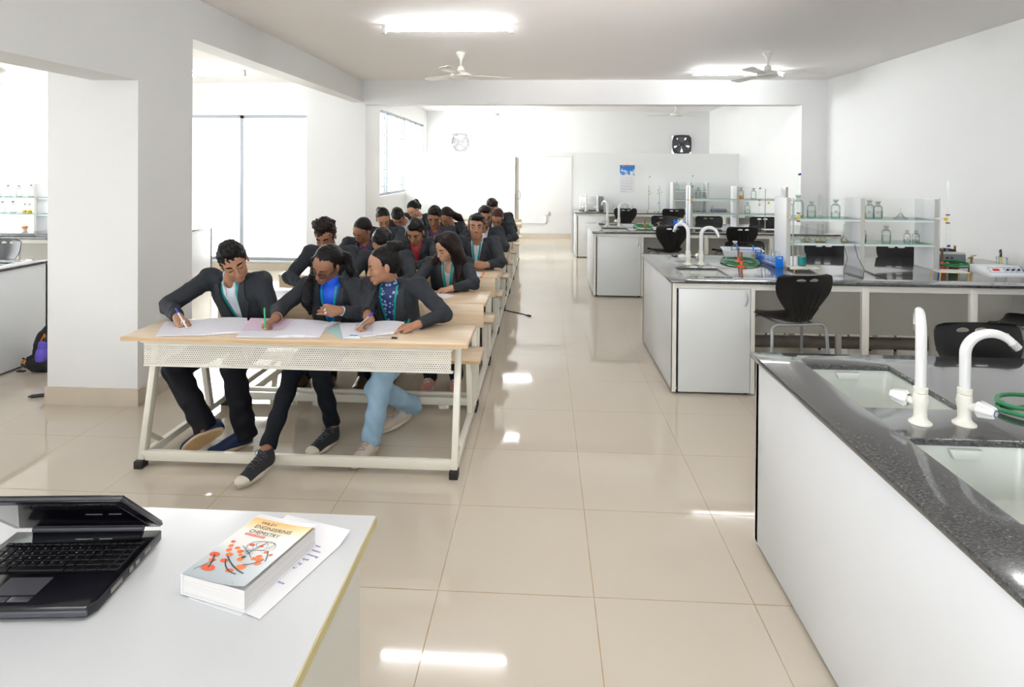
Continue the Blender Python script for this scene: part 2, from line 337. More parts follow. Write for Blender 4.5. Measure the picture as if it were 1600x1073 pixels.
MB().box((-.06, -.005, -.05), (.06, .02, .05)).build('socket_box', PVC, t, bevel=.004)
MB().box((-.03, 0, -.24), (-.01, .02, -.05)).box((-.75, 0, -.24), (-.01, .02, -.22)).build('conduit', PVC, t)
# tube lights
EM = mat('tube_light_glow', (1, 1, 1), .5, emis=(.97, 1, 1), es=50)
def tube_light(x, y, z, label, rz=0, L=1.2):
    t = thing('tube_light', label, 'ceiling light', (x, y, z), rz, 'fluorescent ceiling tube lights')
    MB().box((-L/2-.02, -.015, -.03), (L/2+.02, .015, 0)).build('light_housing', PVC, t, bevel=.004)
    MB().cyl((-L/2+.02, 0, -.052), (L/2-.02, 0, -.052), .012, 12).build('tube', EM, t)
    MB().box((-L/2-.02, -.02, -.084), (-L/2+.02, .02, -.028)).box((L/2-.02, -.02, -.084), (L/2+.02, .02, -.028)).build('end_cap', PVC, t, bevel=.003)
tube_light(-.92, 5.68, CEIL, 'lit fluorescent tube on the ceiling above the front desks, nearest of the ceiling tubes')
tube_light(2.60, 8.42, CEIL, 'lit fluorescent tube on the ceiling above the lab benches, beside the right ceiling fan')
tube_light(-1.0, 10.45, CEIL, 'fluorescent tube behind the cross beam, seen mirrored in the floor')
tube_light(-.85, 13.4, CEIL, 'fluorescent tube over the doorway behind the partition, seen mirrored in the floor')
tube_light(-.9, 1.2, CEIL, 'fluorescent tube on the ceiling over the laptop table, out of view')
tube_light(2.5, 3.0, CEIL, 'fluorescent tube on the ceiling over the nearest sink bench, out of view')
tube_light(-4.62, 8.38, CEIL, 'fluorescent tube on the ceiling of the left bay, partly behind the white pillar', math.radians(-12), .9)
# ceiling fans
FANW = mat('white_fan_enamel', (.78, .76, .72), .3)
def ceiling_fan(loc, rz, label, drop=.26):
    t = thing('ceiling_fan', label, 'ceiling fan', loc, rz, 'white three bladed ceiling fans')
    MB().lathe([(.012, -.10), (.055, -.02), (.05, 0)], n=20).build('canopy', FANW, t)
    MB().cyl((0, 0, -.02), (0, 0, -drop), .010, 10).build('down_rod', FANW, t)
    MB().lathe([(.012, .10), (.03, .09), (.045, .045), (.085, .03), (.115, .005), (.12, -.02), (.09, -.038), (.0, -.05)], (0, 0, -drop), 28).build('motor', FANW, t)
    for k in range(3):
        R = Matrix.Rotation(k*2*PI/3, 3, 'Z') @ Matrix.Rotation(math.radians(9), 3, 'X')
        b = MB(); z = 0
        b.prism([(.10, -.035), (.20, -.05), (.56, -.068), (.60, -.05), (.60, .05), (.56, .066), (.20, .045), (.10, .03)], -.003, .003, R=R)
        b.v = [(x, y, zz-drop-.005) for x, y, zz in b.v]
        b.build('blade', FANW, t, bevel=.002)
    return t
ceiling_fan((-.98, 7.05, CEIL), math.radians(20), 'white ceiling fan over the student rows, in front of the cross beam')
ceiling_fan((2.50, 7.05, CEIL), math.radians(350), 'white ceiling fan over the lab benches, in front of the right tube light')
ceiling_fan((-1.06, 12.7, CEIL), math.radians(170), 'white ceiling fan behind the cross beam, above the left exhaust fan', .22)
ceiling_fan((2.68, 12.7, CEIL), math.radians(160), 'white ceiling fan behind the cross beam, left of the right exhaust fan', .22)
ceiling_fan((-6.25, 6.6, CEIL), math.radians(5), 'white ceiling fan in the left bay, cut by the left picture edge')
# exhaust fans
def exhaust_fan(x, z, label, col, rz=0):
    t = thing('exhaust_fan', label, 'exhaust fan', (x, 14.4, z), 0, 'exhaust fans in the back wall'); m = mat(col[0], col[1], .35, .4)
    out = [(-.22, -.22), (.22, -.22), (.235, 0), (.22, .22), (0, .235), (-.22, .22), (-.235, 0)]
    b = MB(); n = 28; ring = []
    for rr, sq, y in ((.235, 1, -.04), (.20, 0, -.05), (.185, 0, .02)):
        row = []
        for k in range(n):
            a = 2*PI*k/n; c, s = math.cos(a), math.sin(a)
            q = rr/max(abs(c), abs(s))**.8 if sq else rr
            row.append((c*q*.93, y, s*q*.93))
        ring.append(row)
    b.grid(ring, cv=True); b.grid([ring[0], [(p[0], 0, p[2]) for p in ring[0]]], cv=True)
    b.build('fan_frame', m, t)
    b = MB().lathe([(.0, -.05), (.045, -.045), (.055, .03), (0, .03)], n=20, R=Matrix.Rotation(-PI/2, 3, 'X').inverted()); b.build('hub', m, t)
    b = MB()
    for k in range(4):
        a = k*PI/2+PI/4; b.bar((.05*math.cos(a), -.03, .05*math.sin(a)), (.19*math.cos(a), -.03, .19*math.sin(a)), .012, .02)
    b.build('mounting_arm', m, t)
    for k in range(5):
        a = k*2*PI/5+.35; u = Vector((math.cos(a), 0, math.sin(a))); w = Vector((-math.sin(a), 0, math.cos(a)))
        P = [[tuple(u*r+w*q*(.033+r*.37)+Vector((0, .01+q*.025, 0))) for q in (-1, -.5, 0, .5, 1)] for r in (.045, .1, .15, .178)]
        MB().grid(P).build('fan_blade', mat('grey_fan_blade_'+col[0], tuple(c*1.5+.04 for c in col[1]), .4, .3), t)
exhaust_fan(-2.025, 2.26, 'glare-paled exhaust fan above the partition, left of the doorway', ('glare_pale_fan_metal', (.36, .35, .37)))  # pale metal colour stands in for glare on this fan
exhaust_fan(3.165, 2.235, 'dark grey exhaust fan above the partition, at the right', ('dark_fan_metal', (.06, .06, .07)))
# calendar on the partition
t = thing('wall_calendar', 'wall calendar with blue sky picture pinned on the white partition', 'calendar', (1.627, 12.2, 1.19))
MB().box((-.145, -.012, 0), (.145, 0, .345)).build('date_sheet', LBLWHITE, t)
cm, n, b_ = _nt('calendar_sky_picture'); L = n.links; tc = n.nodes.new('ShaderNodeTexCoord'); nz = n.nodes.new('ShaderNodeTexNoise'); nz.inputs['Scale'].default_value = 14; L.new(tc.outputs['Object'], nz.inputs[0])
sp = n.nodes.new('ShaderNodeSeparateXYZ'); L.new(tc.outputs['Object'], sp.inputs[0])
v_ = nodes_math(n, 'ADD', nz.outputs[0], nodes_math(n, 'MULTIPLY', nodes_math(n, 'SUBTRACT', .42, sp.outputs[2]), 1.1)); r = n.nodes.new('ShaderNodeValToRGB')
r.color_ramp.elements[0].position = .50; r.color_ramp.elements[0].color = (.02, .22, .68, 1); r.color_ramp.elements[1].position = .62; r.color_ramp.elements[1].color = (.8, .82, .8, 1)
L.new(v_, r.inputs[0]); L.new(r.outputs[0], b_.inputs['Base Color'])
MB().box((-.145, -.013, .345), (.145, 0, .54)).build('picture', cm, t)
MB().box((-.147, -.016, .525), (.147, 0, .545)).build('binding', mat('orange_brown_strip', (.55, .18, .06), .5), t)
MB().tube(arc((0, -.006, .545), .02, 0, PI, 8), .002, 5).build('hook', STEEL, t)
def grid_text(parent, x0, z0, dx, dz, cols, rows, y, size):
    k = 1
    body = []
    mtx = Matrix.Translation((0, y, 0)) @ Matrix.Rotation(PI/2, 4, 'X')
    for r_ in range(rows):
        for c_ in range(cols):
            if (r_ == 0 and c_ < 2) or k > 31: continue
            body.append((str(k), x0+c_*dx, z0-r_*dz)); k += 1
    b = MB()
    for i, (s_, x, z) in enumerate(body):
        o = text_mesh('number', s_, size, BLACKP, None, Matrix.Translation((x, y, z)) @ Matrix.Rotation(PI/2, 4, 'X'), ext=.0002)
        me = o.data; b.add([tuple(v.co) for v in me.vertices], [tuple(p.vertices) for p in me.polygons]); bpy.data.objects.remove(o); bpy.data.meshes.remove(me)
    b.build('date_numbers', mat('grey_print_ink', (.18, .2, .26), .6), parent, smooth=False)
grid_text(t, -.115, .27, .037, .052, 6, 6, -.0135, .026)
# ---------------------------------------------------------------- student desks (desk, bench and backrest in one steel frame)
X0, X1 = -2.29, -.40; DZ = .735
desk = thing('bench_desk', 'front row beech desk with white perforated panel under its top', 'desk', (-1.345, 3.25, 0), 0, 'student bench desks in one column')
hw = .945
MB().box((-hw, -.06, DZ-.022), (hw, .335, DZ)).build('desktop', [WOOD], desk, bevel=.003)
MB().box((-hw, -.0625, DZ-.022), (hw, -.0605, DZ-.003)).box((hw+.0005, -.06, DZ-.022), (hw+.002, .335, DZ-.003)).box((-hw-.002, -.06, DZ-.022), (-hw-.0005, .335, DZ-.003)).build('edge_band', WOODD, desk)
MB().box((-.855, .0, .565), (.85, .0025, .68)).build('perforated_panel', PERF, desk, smooth=False)
b = MB().box((-.885, .01, .685), (.885, .05, .712)).box((-.885, .26, .685), (.885, .30, .712)).box((-.86, .001, .678), (.86, .03, .686)).box((-.86, .0035, .556), (.86, .03, .565))
b.build('upper_rail', CREAM, desk, bevel=.002)
for s in (-1, 1):
    x = s*.87
    MB().bar((x, .015, .03), (x, .155, .69), .035, .045).build('front_leg', CREAM, desk, bevel=.003)
    MB().bar((x, .02, .055), (x, .93, .055), .035, .04).build('side_rail', CREAM, desk, bevel=.003)
    MB().bar((x, .045, .17), (x, .19, .06), .018, .026).build('brace', CREAM, desk, bevel=.002)
    MB().bar((x, .70, .06), (x, .62, .415), .035, .04).build('bench_leg', CREAM, desk, bevel=.003)
    MB().bar((x, .93, .05), (x, .915, .70), .035, .04).bar((x, .58, .41), (x, .93, .41), .03, .03).build('backrest_post', CREAM, desk, bevel=.003)
    for y in (.0, .90): MB().box((x-.024, y-.03, 0), (x+.024, y+.03, .042)).build('rubber_foot', RUB, desk, bevel=.004)
MB().box((-.87, .0, .035), (.87, .03, .088)).build('front_floor_rail', CREAM, desk, bevel=.003)
MB().box((-.87, .90, .035), (.87, .93, .085)).build('rear_floor_rail', CREAM, desk, bevel=.003)
MB().box((-hw, .57, .425), (hw, .885, .447)).build('bench_seat', WOOD, desk, bevel=.004)
MB().box((-hw, .568, .427), (hw, .5695, .445)).box((hw+.0005, .57, .427), (hw+.0015, .885, .445)).build('seat_edge_band', WOODD, desk)
MB().box((-hw+.02, .885, .575), (hw-.01, .905, .735)).build('backrest', WOOD, desk, bevel=.004)
PITCH_ROW = .985
_dl = ['second row beech desk, where the long haired woman sits', 'third row beech desk, where the man facing the camera sits', 'fourth row beech desk, behind the man facing the camera',
       'fifth row beech desk, counted from the perforated front panel', 'sixth row beech desk, the last row with students', 'seventh row beech desk, empty, second from the partition', 'last beech desk, empty, nearest the partition']
for k in range(7): dup(desk, (-1.345, 3.25+(k+1)*PITCH_ROW, 0), 0, _dl[k])
t = thing('cable', 'short black cable lying on the tiles beside the desk frames', 'cable', (-.44, 7.0, .004))
MB().tube([(-.10, .25, 0), (-.02, .10, .004), (.08, .02, .002), (.20, -.06, 0), (.26, -.13, 0)], .006, 6).build('wire', BLACKP, t)
MB().tube([(.26, -.13, .002), (.29, -.17, .002)], .013, 8).build('plug', BLACKP, t)
# ---------------------------------------------------------------- books and papers on the desks
def sheet_pts(c4, nx, ny, zf):
    (a, b, c, d) = [Vector((*p, 0)) for p in c4]; P = []
    for i in range(nx+1):
        u = i/nx; row = []
        for j in range(ny+1):
            v = j/ny; p = (a*(1-u)+b*u)*(1-v)+(d*(1-u)+c*u)*v; row.append((p.x, p.y, zf(u, v)))
        P.append(row)
    return P
def solid_sheet(c4, zf, th, nx=10, ny=4):
    top = sheet_pts(c4, nx, ny, lambda u, v: zf(u, v)+th(u)); bot = sheet_pts(c4, nx, ny, zf)
    b = MB(); b.grid(top); b.grid([r[::-1] for r in bot])
    for A, B in ((top[0], bot[0]), (top[-1], bot[-1]), ([r[0] for r in top], [r[0] for r in bot]), ([r[-1] for r in top], [r[-1] for r in bot])): b.grid([A, B])
    return b
RULED, n, b_ = _nt('ruled_paper'); L = n.links; tc = n.nodes.new('ShaderNodeTexCoord'); sp = n.nodes.new('ShaderNodeSeparateXYZ'); L.new(tc.outputs['Object'], sp.inputs[0])
fr = nodes_math(n, 'FRACT', nodes_math(n, 'MULTIPLY', nodes_math(n, 'ADD', sp.outputs[1], 5), 125)); nz = n.nodes.new('ShaderNodeTexNoise'); nz.inputs['Scale'].default_value = 160; L.new(tc.outputs['Object'], nz.inputs[0])
ln = nodes_math(n, 'MULTIPLY', nodes_math(n, 'LESS_THAN', fr, .35), nodes_math(n, 'GREATER_THAN', nz.outputs[0], .55))
cx = n.nodes.new('ShaderNodeMix'); cx.data_type = 'RGBA'; cx.inputs[6].default_value = (.80, .80, .87, 1); cx.inputs[7].default_value = (.66, .67, .80, 1); L.new(ln, cx.inputs[0]); L.new(cx.outputs[2], b_.inputs['Base Color']); b_.inputs['Roughness'].default_value = .7
def open_book(label, left4, right4, cover, hl=.004, hr=.012, group=None):
    t = thing('notebook', label, 'notebook', (*((Vector(left4[1])+Vector(left4[2]))/2), DZ), 0, group)
    o = Vector((t.location.x, t.location.y)); lc = lambda q: [tuple(Vector(p)-o) for p in q]
    L_, R_ = lc(left4), lc(right4)
    lo = [L_[0], R_[1], R_[2], L_[3]]
    b = MB(); b.add([(p[0], p[1], .0006) for p in (L_[0], L_[1], R_[0], R_[1], R_[2], R_[3], L_[2], L_[3])], [(0, 1, 2, 3, 4, 5, 6, 7)]); b.add([(p[0], p[1], .002) for p in (L_[0], L_[1], R_[0], R_[1], R_[2], R_[3], L_[2], L_[3])], [(0, 1, 2, 3, 4, 5, 6, 7)])
    b.build('cover', cover, t)
    solid_sheet(L_, lambda u, v: .0022, lambda u: .001+hl*math.sin(PI*min(1, u*.5+.5))+.003*u, 12).build('left_pages', RULED, t)
    solid_sheet(R_, lambda u, v: .0022, lambda u: .002+hr*math.sin(PI*min(1, .12+u*.85))**.8, 14).build('right_pages', RULED, t)
    return t
COVG = mat('pale_grey_cover', (.55, .60, .55), .5)
open_book('open ruled notebook under the hand of the young man at the front desk', [(-2.10, 3.20), (-1.86, 3.24), (-2.03, 3.57), (-2.235, 3.49)], [(-1.86, 3.24), (-1.655, 3.315), (-1.80, 3.62), (-2.03, 3.57)], COVG, .004, .010, 'open notebooks on the front desk')
open_book('open ruled notebook in front of the girl with glasses and green pen', [(-1.66, 3.215), (-1.445, 3.225), (-1.50, 3.555), (-1.765, 3.55)], [(-1.445, 3.225), (-1.21, 3.245), (-1.275, 3.565), (-1.50, 3.555)], COVG, .004, .014, 'open notebooks on the front desk')
open_book('open blank notebook in front of the girl with the hair bun', [(-1.085, 3.245), (-.98, 3.30), (-1.03, 3.575), (-1.23, 3.55)][:0] or [(-1.08, 3.235), (-.93, 3.30), (-1.02, 3.57), (-1.20, 3.53)], [(-.93, 3.30), (-.80, 3.37), (-.83, 3.60), (-1.02, 3.57)], COVG, .006, .012, 'open notebooks on the front desk')
def flat_sheet(name, label, cat, pts, z, m, th=.0008):
    cx_, cy_ = sum(p[0] for p in pts)/len(pts), sum(p[1] for p in pts)/len(pts)
    o = MB().prism([(p[0]-cx_, p[1]-cy_) for p in pts], 0, th).build(name, m, smooth=False); o.location = (cx_, cy_, z); tag(o, label, cat); return o
flat_sheet('paper_sheet', 'pink ruled sheet under the green pen of the girl with glasses', 'paper', [(-1.69, 3.34), (-1.46, 3.37), (-1.43, 3.60), (-1.77, 3.60)], DZ+.0105, mat('pink_paper', (.80, .62, .76), .7))
flat_sheet('paper_sheet', 'pale teal sheet lying beside the notebook of the girl with the bun', 'paper', [(-1.24, 3.39), (-1.085, 3.232), (-1.03, 3.29), (-1.12, 3.54), (-1.22, 3.55)], DZ+.0005, mat('pale_teal_paper', (.42, .62, .60), .7))
t = thing('spiral_pad', 'wire bound pad edge between the two girls\' notebooks', 'notepad', (-1.25, 3.49, DZ))
R_ = Matrix.Rotation(math.radians(-12), 3, 'Z')
MB().box((-.028, -.075, .0), (.028, .075, .009), R=R_).build('pad', PAPER, t)
b = MB()
for k in range(14): b.tube([R_ @ Vector((.028+.006*math.cos(a), -.07+k*.0107, .006+.008*math.sin(a))) for a in [q*2*PI/8 for q in range(9)]], .0012, 5)
b.build('wire_binding', STEEL, t)
def pen(name, label, a, b, body, cap, r=.0045, clip=True, cat='pen'):
    a, b = Vector(a), Vector(b); t = thing(name, label, cat, tuple(a)); v = b-a
    MB().tube([v*.08, v*.78], r, 10).build('barrel', body, t)
    MB().tube([v*0, v*.03, v*.08], [.0008, r*.6, r], 8).build('tip', CHROME, t)
    MB().tube([v*.78, v*.98, v], [r*1.15, r*1.1, r*.5], 10).build('cap', cap, t)
    return t
pen('pen', 'clear black capped pen lying loose on the front desk, right of the sharpener', (-.935, 3.275, DZ+.005), (-.79, 3.262, DZ+.005), mat('clear_pen_plastic', (.55, .56, .58), .2), BLACKP)
t = thing('sharpener_box', 'small clear box with blue lid at the front edge of the desk', 'eraser', (-1.025, 3.262, DZ))
MB().box((-.033, -.011, 0), (.033, .011, .012)).build('box', mat('pale_clear_plastic', (.72, .78, .76), .2), t, bevel=.002)
MB().box((-.025, -.006, .012), (.015, .006, .016)).build('lid', mat('teal_blue_plastic', (.05, .35, .5), .3), t)
flat_sheet('paper_sheet', 'white sheet under the forearm of the long haired woman', 'paper', [(-.86, 4.44), (-.70, 4.30), (-.645, 4.40), (-.78, 4.50)], DZ, PAPER)
flat_sheet('paper_sheet', 'white papers in front of the man in the red shirt', 'paper', [(-1.33, 5.22), (-1.00, 5.19), (-1.02, 5.40), (-1.30, 5.42)], DZ, PAPER)
t = thing('notebook', 'grey notebook with orange edge before the man facing the camera', 'notebook', (-.60, 5.26, DZ))
MB().box((-.09, -.13, 0), (.06, .12, .008)).build('cover', mat('blue_grey_cover', (.48, .56, .62), .5), t)
MB().box((.06, -.13, 0), (.078, .12, .009)).build('spine', mat('orange_spine', (.95, .22, .02), .4), t)
flat_sheet('paper_sheet', 'white sheet on the second desk, behind the girl with glasses', 'paper', [(-1.56, 4.24), (-1.30, 4.24), (-1.30, 4.46), (-1.56, 4.46)], DZ, PAPER)
flat_sheet('paper_sheet', 'white sheet on the second desk before the curly haired boy', 'paper', [(-2.02, 4.24), (-1.80, 4.24), (-1.80, 4.46), (-2.02, 4.46)], DZ, PAPER)
# ---------------------------------------------------------------- teacher's table with laptop and book
TZ = .75
t = thing('teacher_table', 'white laminate table in the near left corner carrying the laptop', 'table', (-1.5, .7, 0))
MB().box((-1.1, -.6, TZ-.025), (1.064, .876, TZ)).build('table_top', mat('table_laminate', (.62, .635, .65), .3), t, bevel=.0015)
MB().box((1.064, -.6, TZ-.024), (1.067, .876, TZ-.001)).box((-1.1, .876, TZ-.024), (1.064, .878, TZ-.001)).build('edge_band', mat('yellowed_edge_band', (.55, .47, .22), .4), t)
for sx_ in (1.02, -1.08): MB().box((sx_, -.6, .02), (sx_+.025, .80, TZ-.025)).build('side_panel', mat('warm_grey_laminate', (.66, .65, .58), .4), t)
MB().box((-1.055, .76, .02), (1.02, .78, TZ-.03)).build('front_panel', LAM, t)
# laptop
LB = mat('glossy_black_plastic', (.006, .006, .009), .12, spec=.6); KEY = mat('black_key', (.010, .010, .012), .3); SIL = mat('dark_grey_plastic', (.06, .06, .07), .35)
SCR = mat('laptop_screen_off', (.004, .004, .006), .03, spec=1, coat=1)
t = thing('laptop', 'open black laptop on the white table with lid leaning forward', 'laptop', (-1.085, 1.29, TZ), math.radians(5))
Wd, Dp = .345, .262
b = MB().prism([(-Wd/2+.012, -Dp/2), (Wd/2-.012, -Dp/2), (Wd/2, -Dp/2+.02), (Wd/2, Dp/2), (-Wd/2, Dp/2), (-Wd/2, -Dp/2+.02)], .004, .028); b.build('base', LB, t, bevel=.004)
MB().box((-Wd/2+.01, -Dp/2-.0015, .008), (Wd/2-.01, -Dp/2+.004, .020)).build('front_strip', SIL, t, bevel=.002)
for sx in (-1, 1):
    for sy in (-1, 1): MB().cyl((sx*.14, sy*.10, 0), (sx*.14, sy*.10, .005), .008, 10).build('foot', RUB, t)
MB().box((-.155, -.022, .0281), (.160, .082, .0286)).build('keyboard_deck', KEY, t)
b = MB()
for r_ in range(6):
    y = .080-r_*.0172; nk = [17, 15, 15, 14, 13, 9][r_]; x = -.153; wtot = .311
    ws = [1]*nk
    if r_ == 5: ws = [1.2, 1, 1, 5.2, 1, 1, 1, 1, 1]
    if r_ == 1: ws[-2] = 1.8
    if r_ == 3: ws[-2] = 2
    if r_ == 4: ws[0] = 2; ws[-3] = 2
    kx = wtot/sum(ws)
    for w_ in ws:
        b.box((x+.0009, y-(.0155 if r_ else .010), .0286), (x+w_*kx-.0009, y, .0318)); x += w_*kx
kb = b.build('keyboard', KEY, t, bevel=.0012, segs=1)
b = MB(); rows = ['1234567890-=', 'QWERTYUIOP[]', 'ASDFGHJKL;', 'ZXCVBNM,./']
for r_, s_ in enumerate(rows):
    for i, ch in enumerate(s_):
        y = .080-(r_+1)*.0172-.0085; kxs = [.0195, .0195, .0207, .0207][r_]
        o = text_mesh('x', ch, .0055, LBLWHITE, None, Matrix.Translation((-.153+kxs*(i+[1, 1.1, 1.2, 2.1][r_])+.003, y, .0319)), ext=.0001)
        b.add([tuple(v.co) for v in o.data.vertices], [tuple(p.vertices) for p in o.data.polygons]); bpy.data.objects.remove(o)
b.build('key_legends', mat('key_legend_print', (.55, .58, .65), .5), t, smooth=False)
MB().box((-.055, -.095, .0281), (.035, -.040, .0285)).build('touchpad', SIL, t)
MB().box((-.057, -.097, .0281), (.037, -.0955, .0288)).box((-.057, -.039, .0281), (.037, -.038, .0288)).box((.0355, -.097, .0281), (.037, -.038, .0288)).build('touchpad_rim', mat('bright_trim', (.4, .42, .45), .2, 1), t)
MB().box((-.055, -.115, .0281), (-.012, -.100, .0292)).box((-.008, -.115, .0281), (.035, -.100, .0292)).build('touchpad_buttons', SIL, t, bevel=.001)
MB().box((-.01, .095, .0281), (.03, .0965, .0284)).box((.045, .095, .0281), (.075, .0965, .0284)).build('status_lights', LBLWHITE, t)
MB().cyl((-.13, Dp/2-.003, .034), (.13, Dp/2-.003, .034), .007, 12).build('hinge', SIL, t)
lid_a = math.radians(43); dv = Vector((0, -math.cos(lid_a), math.sin(lid_a))); nv_ = Vector((0, math.sin(lid_a), math.cos(lid_a)))   # towards the lid's outside
R_ = Matrix(((1, 0, 0), (0, dv.y, nv_.y), (0, dv.z, nv_.z))); o_ = Vector((0, Dp/2-.002, .034))
def lidbox(name, a, b_2, m, bev=0):
    mb = MB().box(a, b_2, R=R_); mb.v = [tuple(Vector(p)+o_) for p in mb.v]; return mb.build(name, m, t, bevel=bev)
lid = lidbox('lid', (-Wd/2, .004, 0), (Wd/2, .225, .014), LB, .003)
scr = lidbox('screen', (-.152, .018, -.0008), (.152, .208, .0), SCR); scr.parent = lid
lidbox('lid_rim', (-Wd/2-.001, .002, .004), (Wd/2+.001, .227, .009), SIL, .001)
for y0, y1 in ((.02, .035), (-.005, .01), (.055, .08), (-.07, -.03)):
    MB().box((Wd/2-.001, y0, .011), (Wd/2+.0008, y1, .021)).build('port', mat('steel_port', (.35, .33, .28), .3, 1), t)
# book on envelope and handwritten sheet
bk = thing('textbook', 'thick white and orange chemistry textbook on top of the papers', 'book', (-.655, 1.345, TZ+.004), 0)
a_, b2, c_, = Vector((-.7755, 1.2585)), Vector((-.615, 1.214)), Vector((-.533, 1.437))
ux = (b2-a_).normalized(); uy = Vector((-ux.y, ux.x)); bw = (b2-a_).length; bh = (c_-b2).length
ctr = (a_+c_)/2; bk.location = (ctr.x, ctr.y, TZ+.0035); bk.rotation_euler = (0, 0, math.atan2(ux.y, ux.x)); bth = .042
PG = mat('page_edges', (.66, .64, .62), .8, vary=.10, vscale=3, stretch=(1, 1, 160))
MB().box((-bw/2+.002, -bh/2+.003, .001), (bw/2-.003, bh/2-.003, bth-.001)).build('page_block', PG, bk)
cv, n, b_ = _nt('book_cover_print'); L = n.links; tc = n.nodes.new('ShaderNodeTexCoord'); sp = n.nodes.new('ShaderNodeSeparateXYZ'); L.new(tc.outputs['Object'], sp.inputs[0])
mr = n.nodes.new('ShaderNodeMapRange'); mr.inputs[1].default_value = -bh/2; mr.inputs[2].default_value = bh/2; L.new(sp.outputs[1], mr.inputs[0]); r = n.nodes.new('ShaderNodeValToRGB'); cr = r.color_ramp
cr.elements[0].position = 0; cr.elements[0].color = (.42, .47, .50, 1); cr.elements[1].position = 1; cr.elements[1].color = (.78, .78, .8, 1)
for p_, c3 in ((.35, (.55, .60, .62)), (.5, (.80, .80, .78)), (.72, (.85, .83, .78)), (.80, (.90, .72, .45)), (.93, (.92, .50, .14)), (.945, (.74, .74, .75))): e = cr.elements.new(p_); e.color = (*c3, 1)
L.new(mr.outputs[0], r.inputs[0]); L.new(r.outputs[0], b_.inputs['Base Color']); b_.inputs['Roughness'].default_value = .3
ct = bth+.0002
fc = MB(); P = []
for i in range(13):
    u = i/12; P.append([(-bw/2+u*bw, -bh/2+v*bh/8, ct+.010*max(0, (u-.45)/.55)**2*(1-.3*v/8)) for v in range(9)])
fc.grid(P); fc.grid([[(x, y, z+.0009) for x, y, z in r_] for r_ in P]); cov = fc.build('front_cover', cv, bk)
MB().box((-bw/2-.001, -bh/2, .0), (-bw/2+.002, bh/2, bth+.001)).build('spine', LBLWHITE, bk)
MB().box((-bw/2, -bh/2, -.0008), (bw/2, bh/2, .0008)).build('back_cover', LBLWHITE, bk)
zc = lambda x: ct+.0013+.010*max(0, ((x+bw/2)/bw-.45)/.55)**2*.85
INK = mat('dark_title_ink', (.05, .04, .04), .5); OBL = mat('orange_print', (.85, .16, .02), .4); OBL2 = mat('deep_orange_print', (.75, .09, .02), .4); LINEP = mat('grey_black_line_print', (.03, .05, .06), .4)
def ptext(s_, x, y, size, m, shear=0, sx=1, nm='title_print'):
    o = text_mesh(nm, s_, size, m, bk, Matrix.Translation((x, y, 0)), ext=.0001, shear=shear, sx=sx)
    for v in o.data.vertices: v.co.z += zc(v.co.x)
ptext('WILEY', -.054, .085, .013, INK, .1, 1.2, 'publisher_print'); ptext('ENGINEERING', -.058, .067, .0175, INK, 0, .92); ptext('CHEMISTRY', -.058, .048, .0175, INK, 0, .92)
ptext('SECOND EDITION', -.056, .0395, .0055, LBLWHITE, 0, 1.1, 'edition_print'); ptext('WILEY', .042, -bh/2+.006, .007, INK, 0, 1.2, 'publisher_print')
o = MB().box((-.059, .0375, 0), (-.004, .0455, .0001)).build('orange_band_print', OBL2, bk)
for v in o.data.vertices: v.co.z += zc(v.co.x)-.0004
b = MB(); bl = [(-.045, -.085, .017, .010), (-.066, -.045, .013, .008), (-.035, -.035, .009, .0065), (-.048, -.022, .007, .006), (-.030, -.055, .010, .0065), (-.056, -.062, .009, .006), (-.020, -.018, .008, .006),
     (-.035, -.010, .007, .005), (-.055, -.008, .006, .005), (.0, -.040, .008, .006), (.022, -.062, .013, .008), (.006, -.078, .010, .006), (.035, -.022, .008, .006), (.045, -.032, .010, .007), (.050, -.044, .009, .006), (.028, -.030, .007, .005), (.040, -.005, .006, .004), (.058, -.012, .005, .004), (-.010, -.028, .006, .004), (.012, .012, .006, .004), (-.012, .010, .007, .004), (-.062, .006, .006, .004)]
for x, y, rx, ry in bl: b.prism([(x+rx*math.cos(q*PI/9), y+ry*math.sin(q*PI/9)) for q in range(18)], 0, .0001, mi=random.choice((0, 0, 1)))
o = b.build('blob_print', [OBL, OBL2], bk, smooth=False)
for v in o.data.vertices: v.co.z += zc(v.co.x)+.0002
b = MB()
def ribbon(pts, w):
    pts = [Vector((p[0], p[1])) for p in pts]; v = []
    for i, p in enumerate(pts):
        t_ = (pts[min(i+1, len(pts)-1)]-pts[max(i-1, 0)]).normalized(); q = Vector((-t_.y, t_.x))*w/2; v += [(p.x-q.x, p.y-q.y, 0), (p.x+q.x, p.y+q.y, 0)]
    b.add(v, [(2*i, 2*i+1, 2*i+3, 2*i+2) for i in range(len(pts)-1)])
for x0, y0, x1, y1, bd, w in ((-.066, -.045, -.045, -.085, .012, .004), (-.035, -.040, .045, -.080, -.012, .0035), (-.03, -.05, .03, -.085, -.03, .003), (.02, -.055, .055, -.03, -.02, .003), (-.02, -.02, .035, .0, .02, .0015), (-.05, -.06, -.07, -.10, 0, .002), (.04, -.0, .062, -.035, .012, .003), (-.03, .0, .02, -.03, .01, .0015), (.0, -.02, .016, .03, 0, .0015), (.003, -.022, .012, .02, .01, .0012)):
    m_ = Vector(((x0+x1)/2-(y1-y0)*bd*8, (y0+y1)/2+(x1-x0)*bd*8)); ribbon([Vector((x0, y0))*(1-s)**2+m_*2*s*(1-s)+Vector((x1, y1))*s*s for s in [i/10 for i in range(11)]], w)
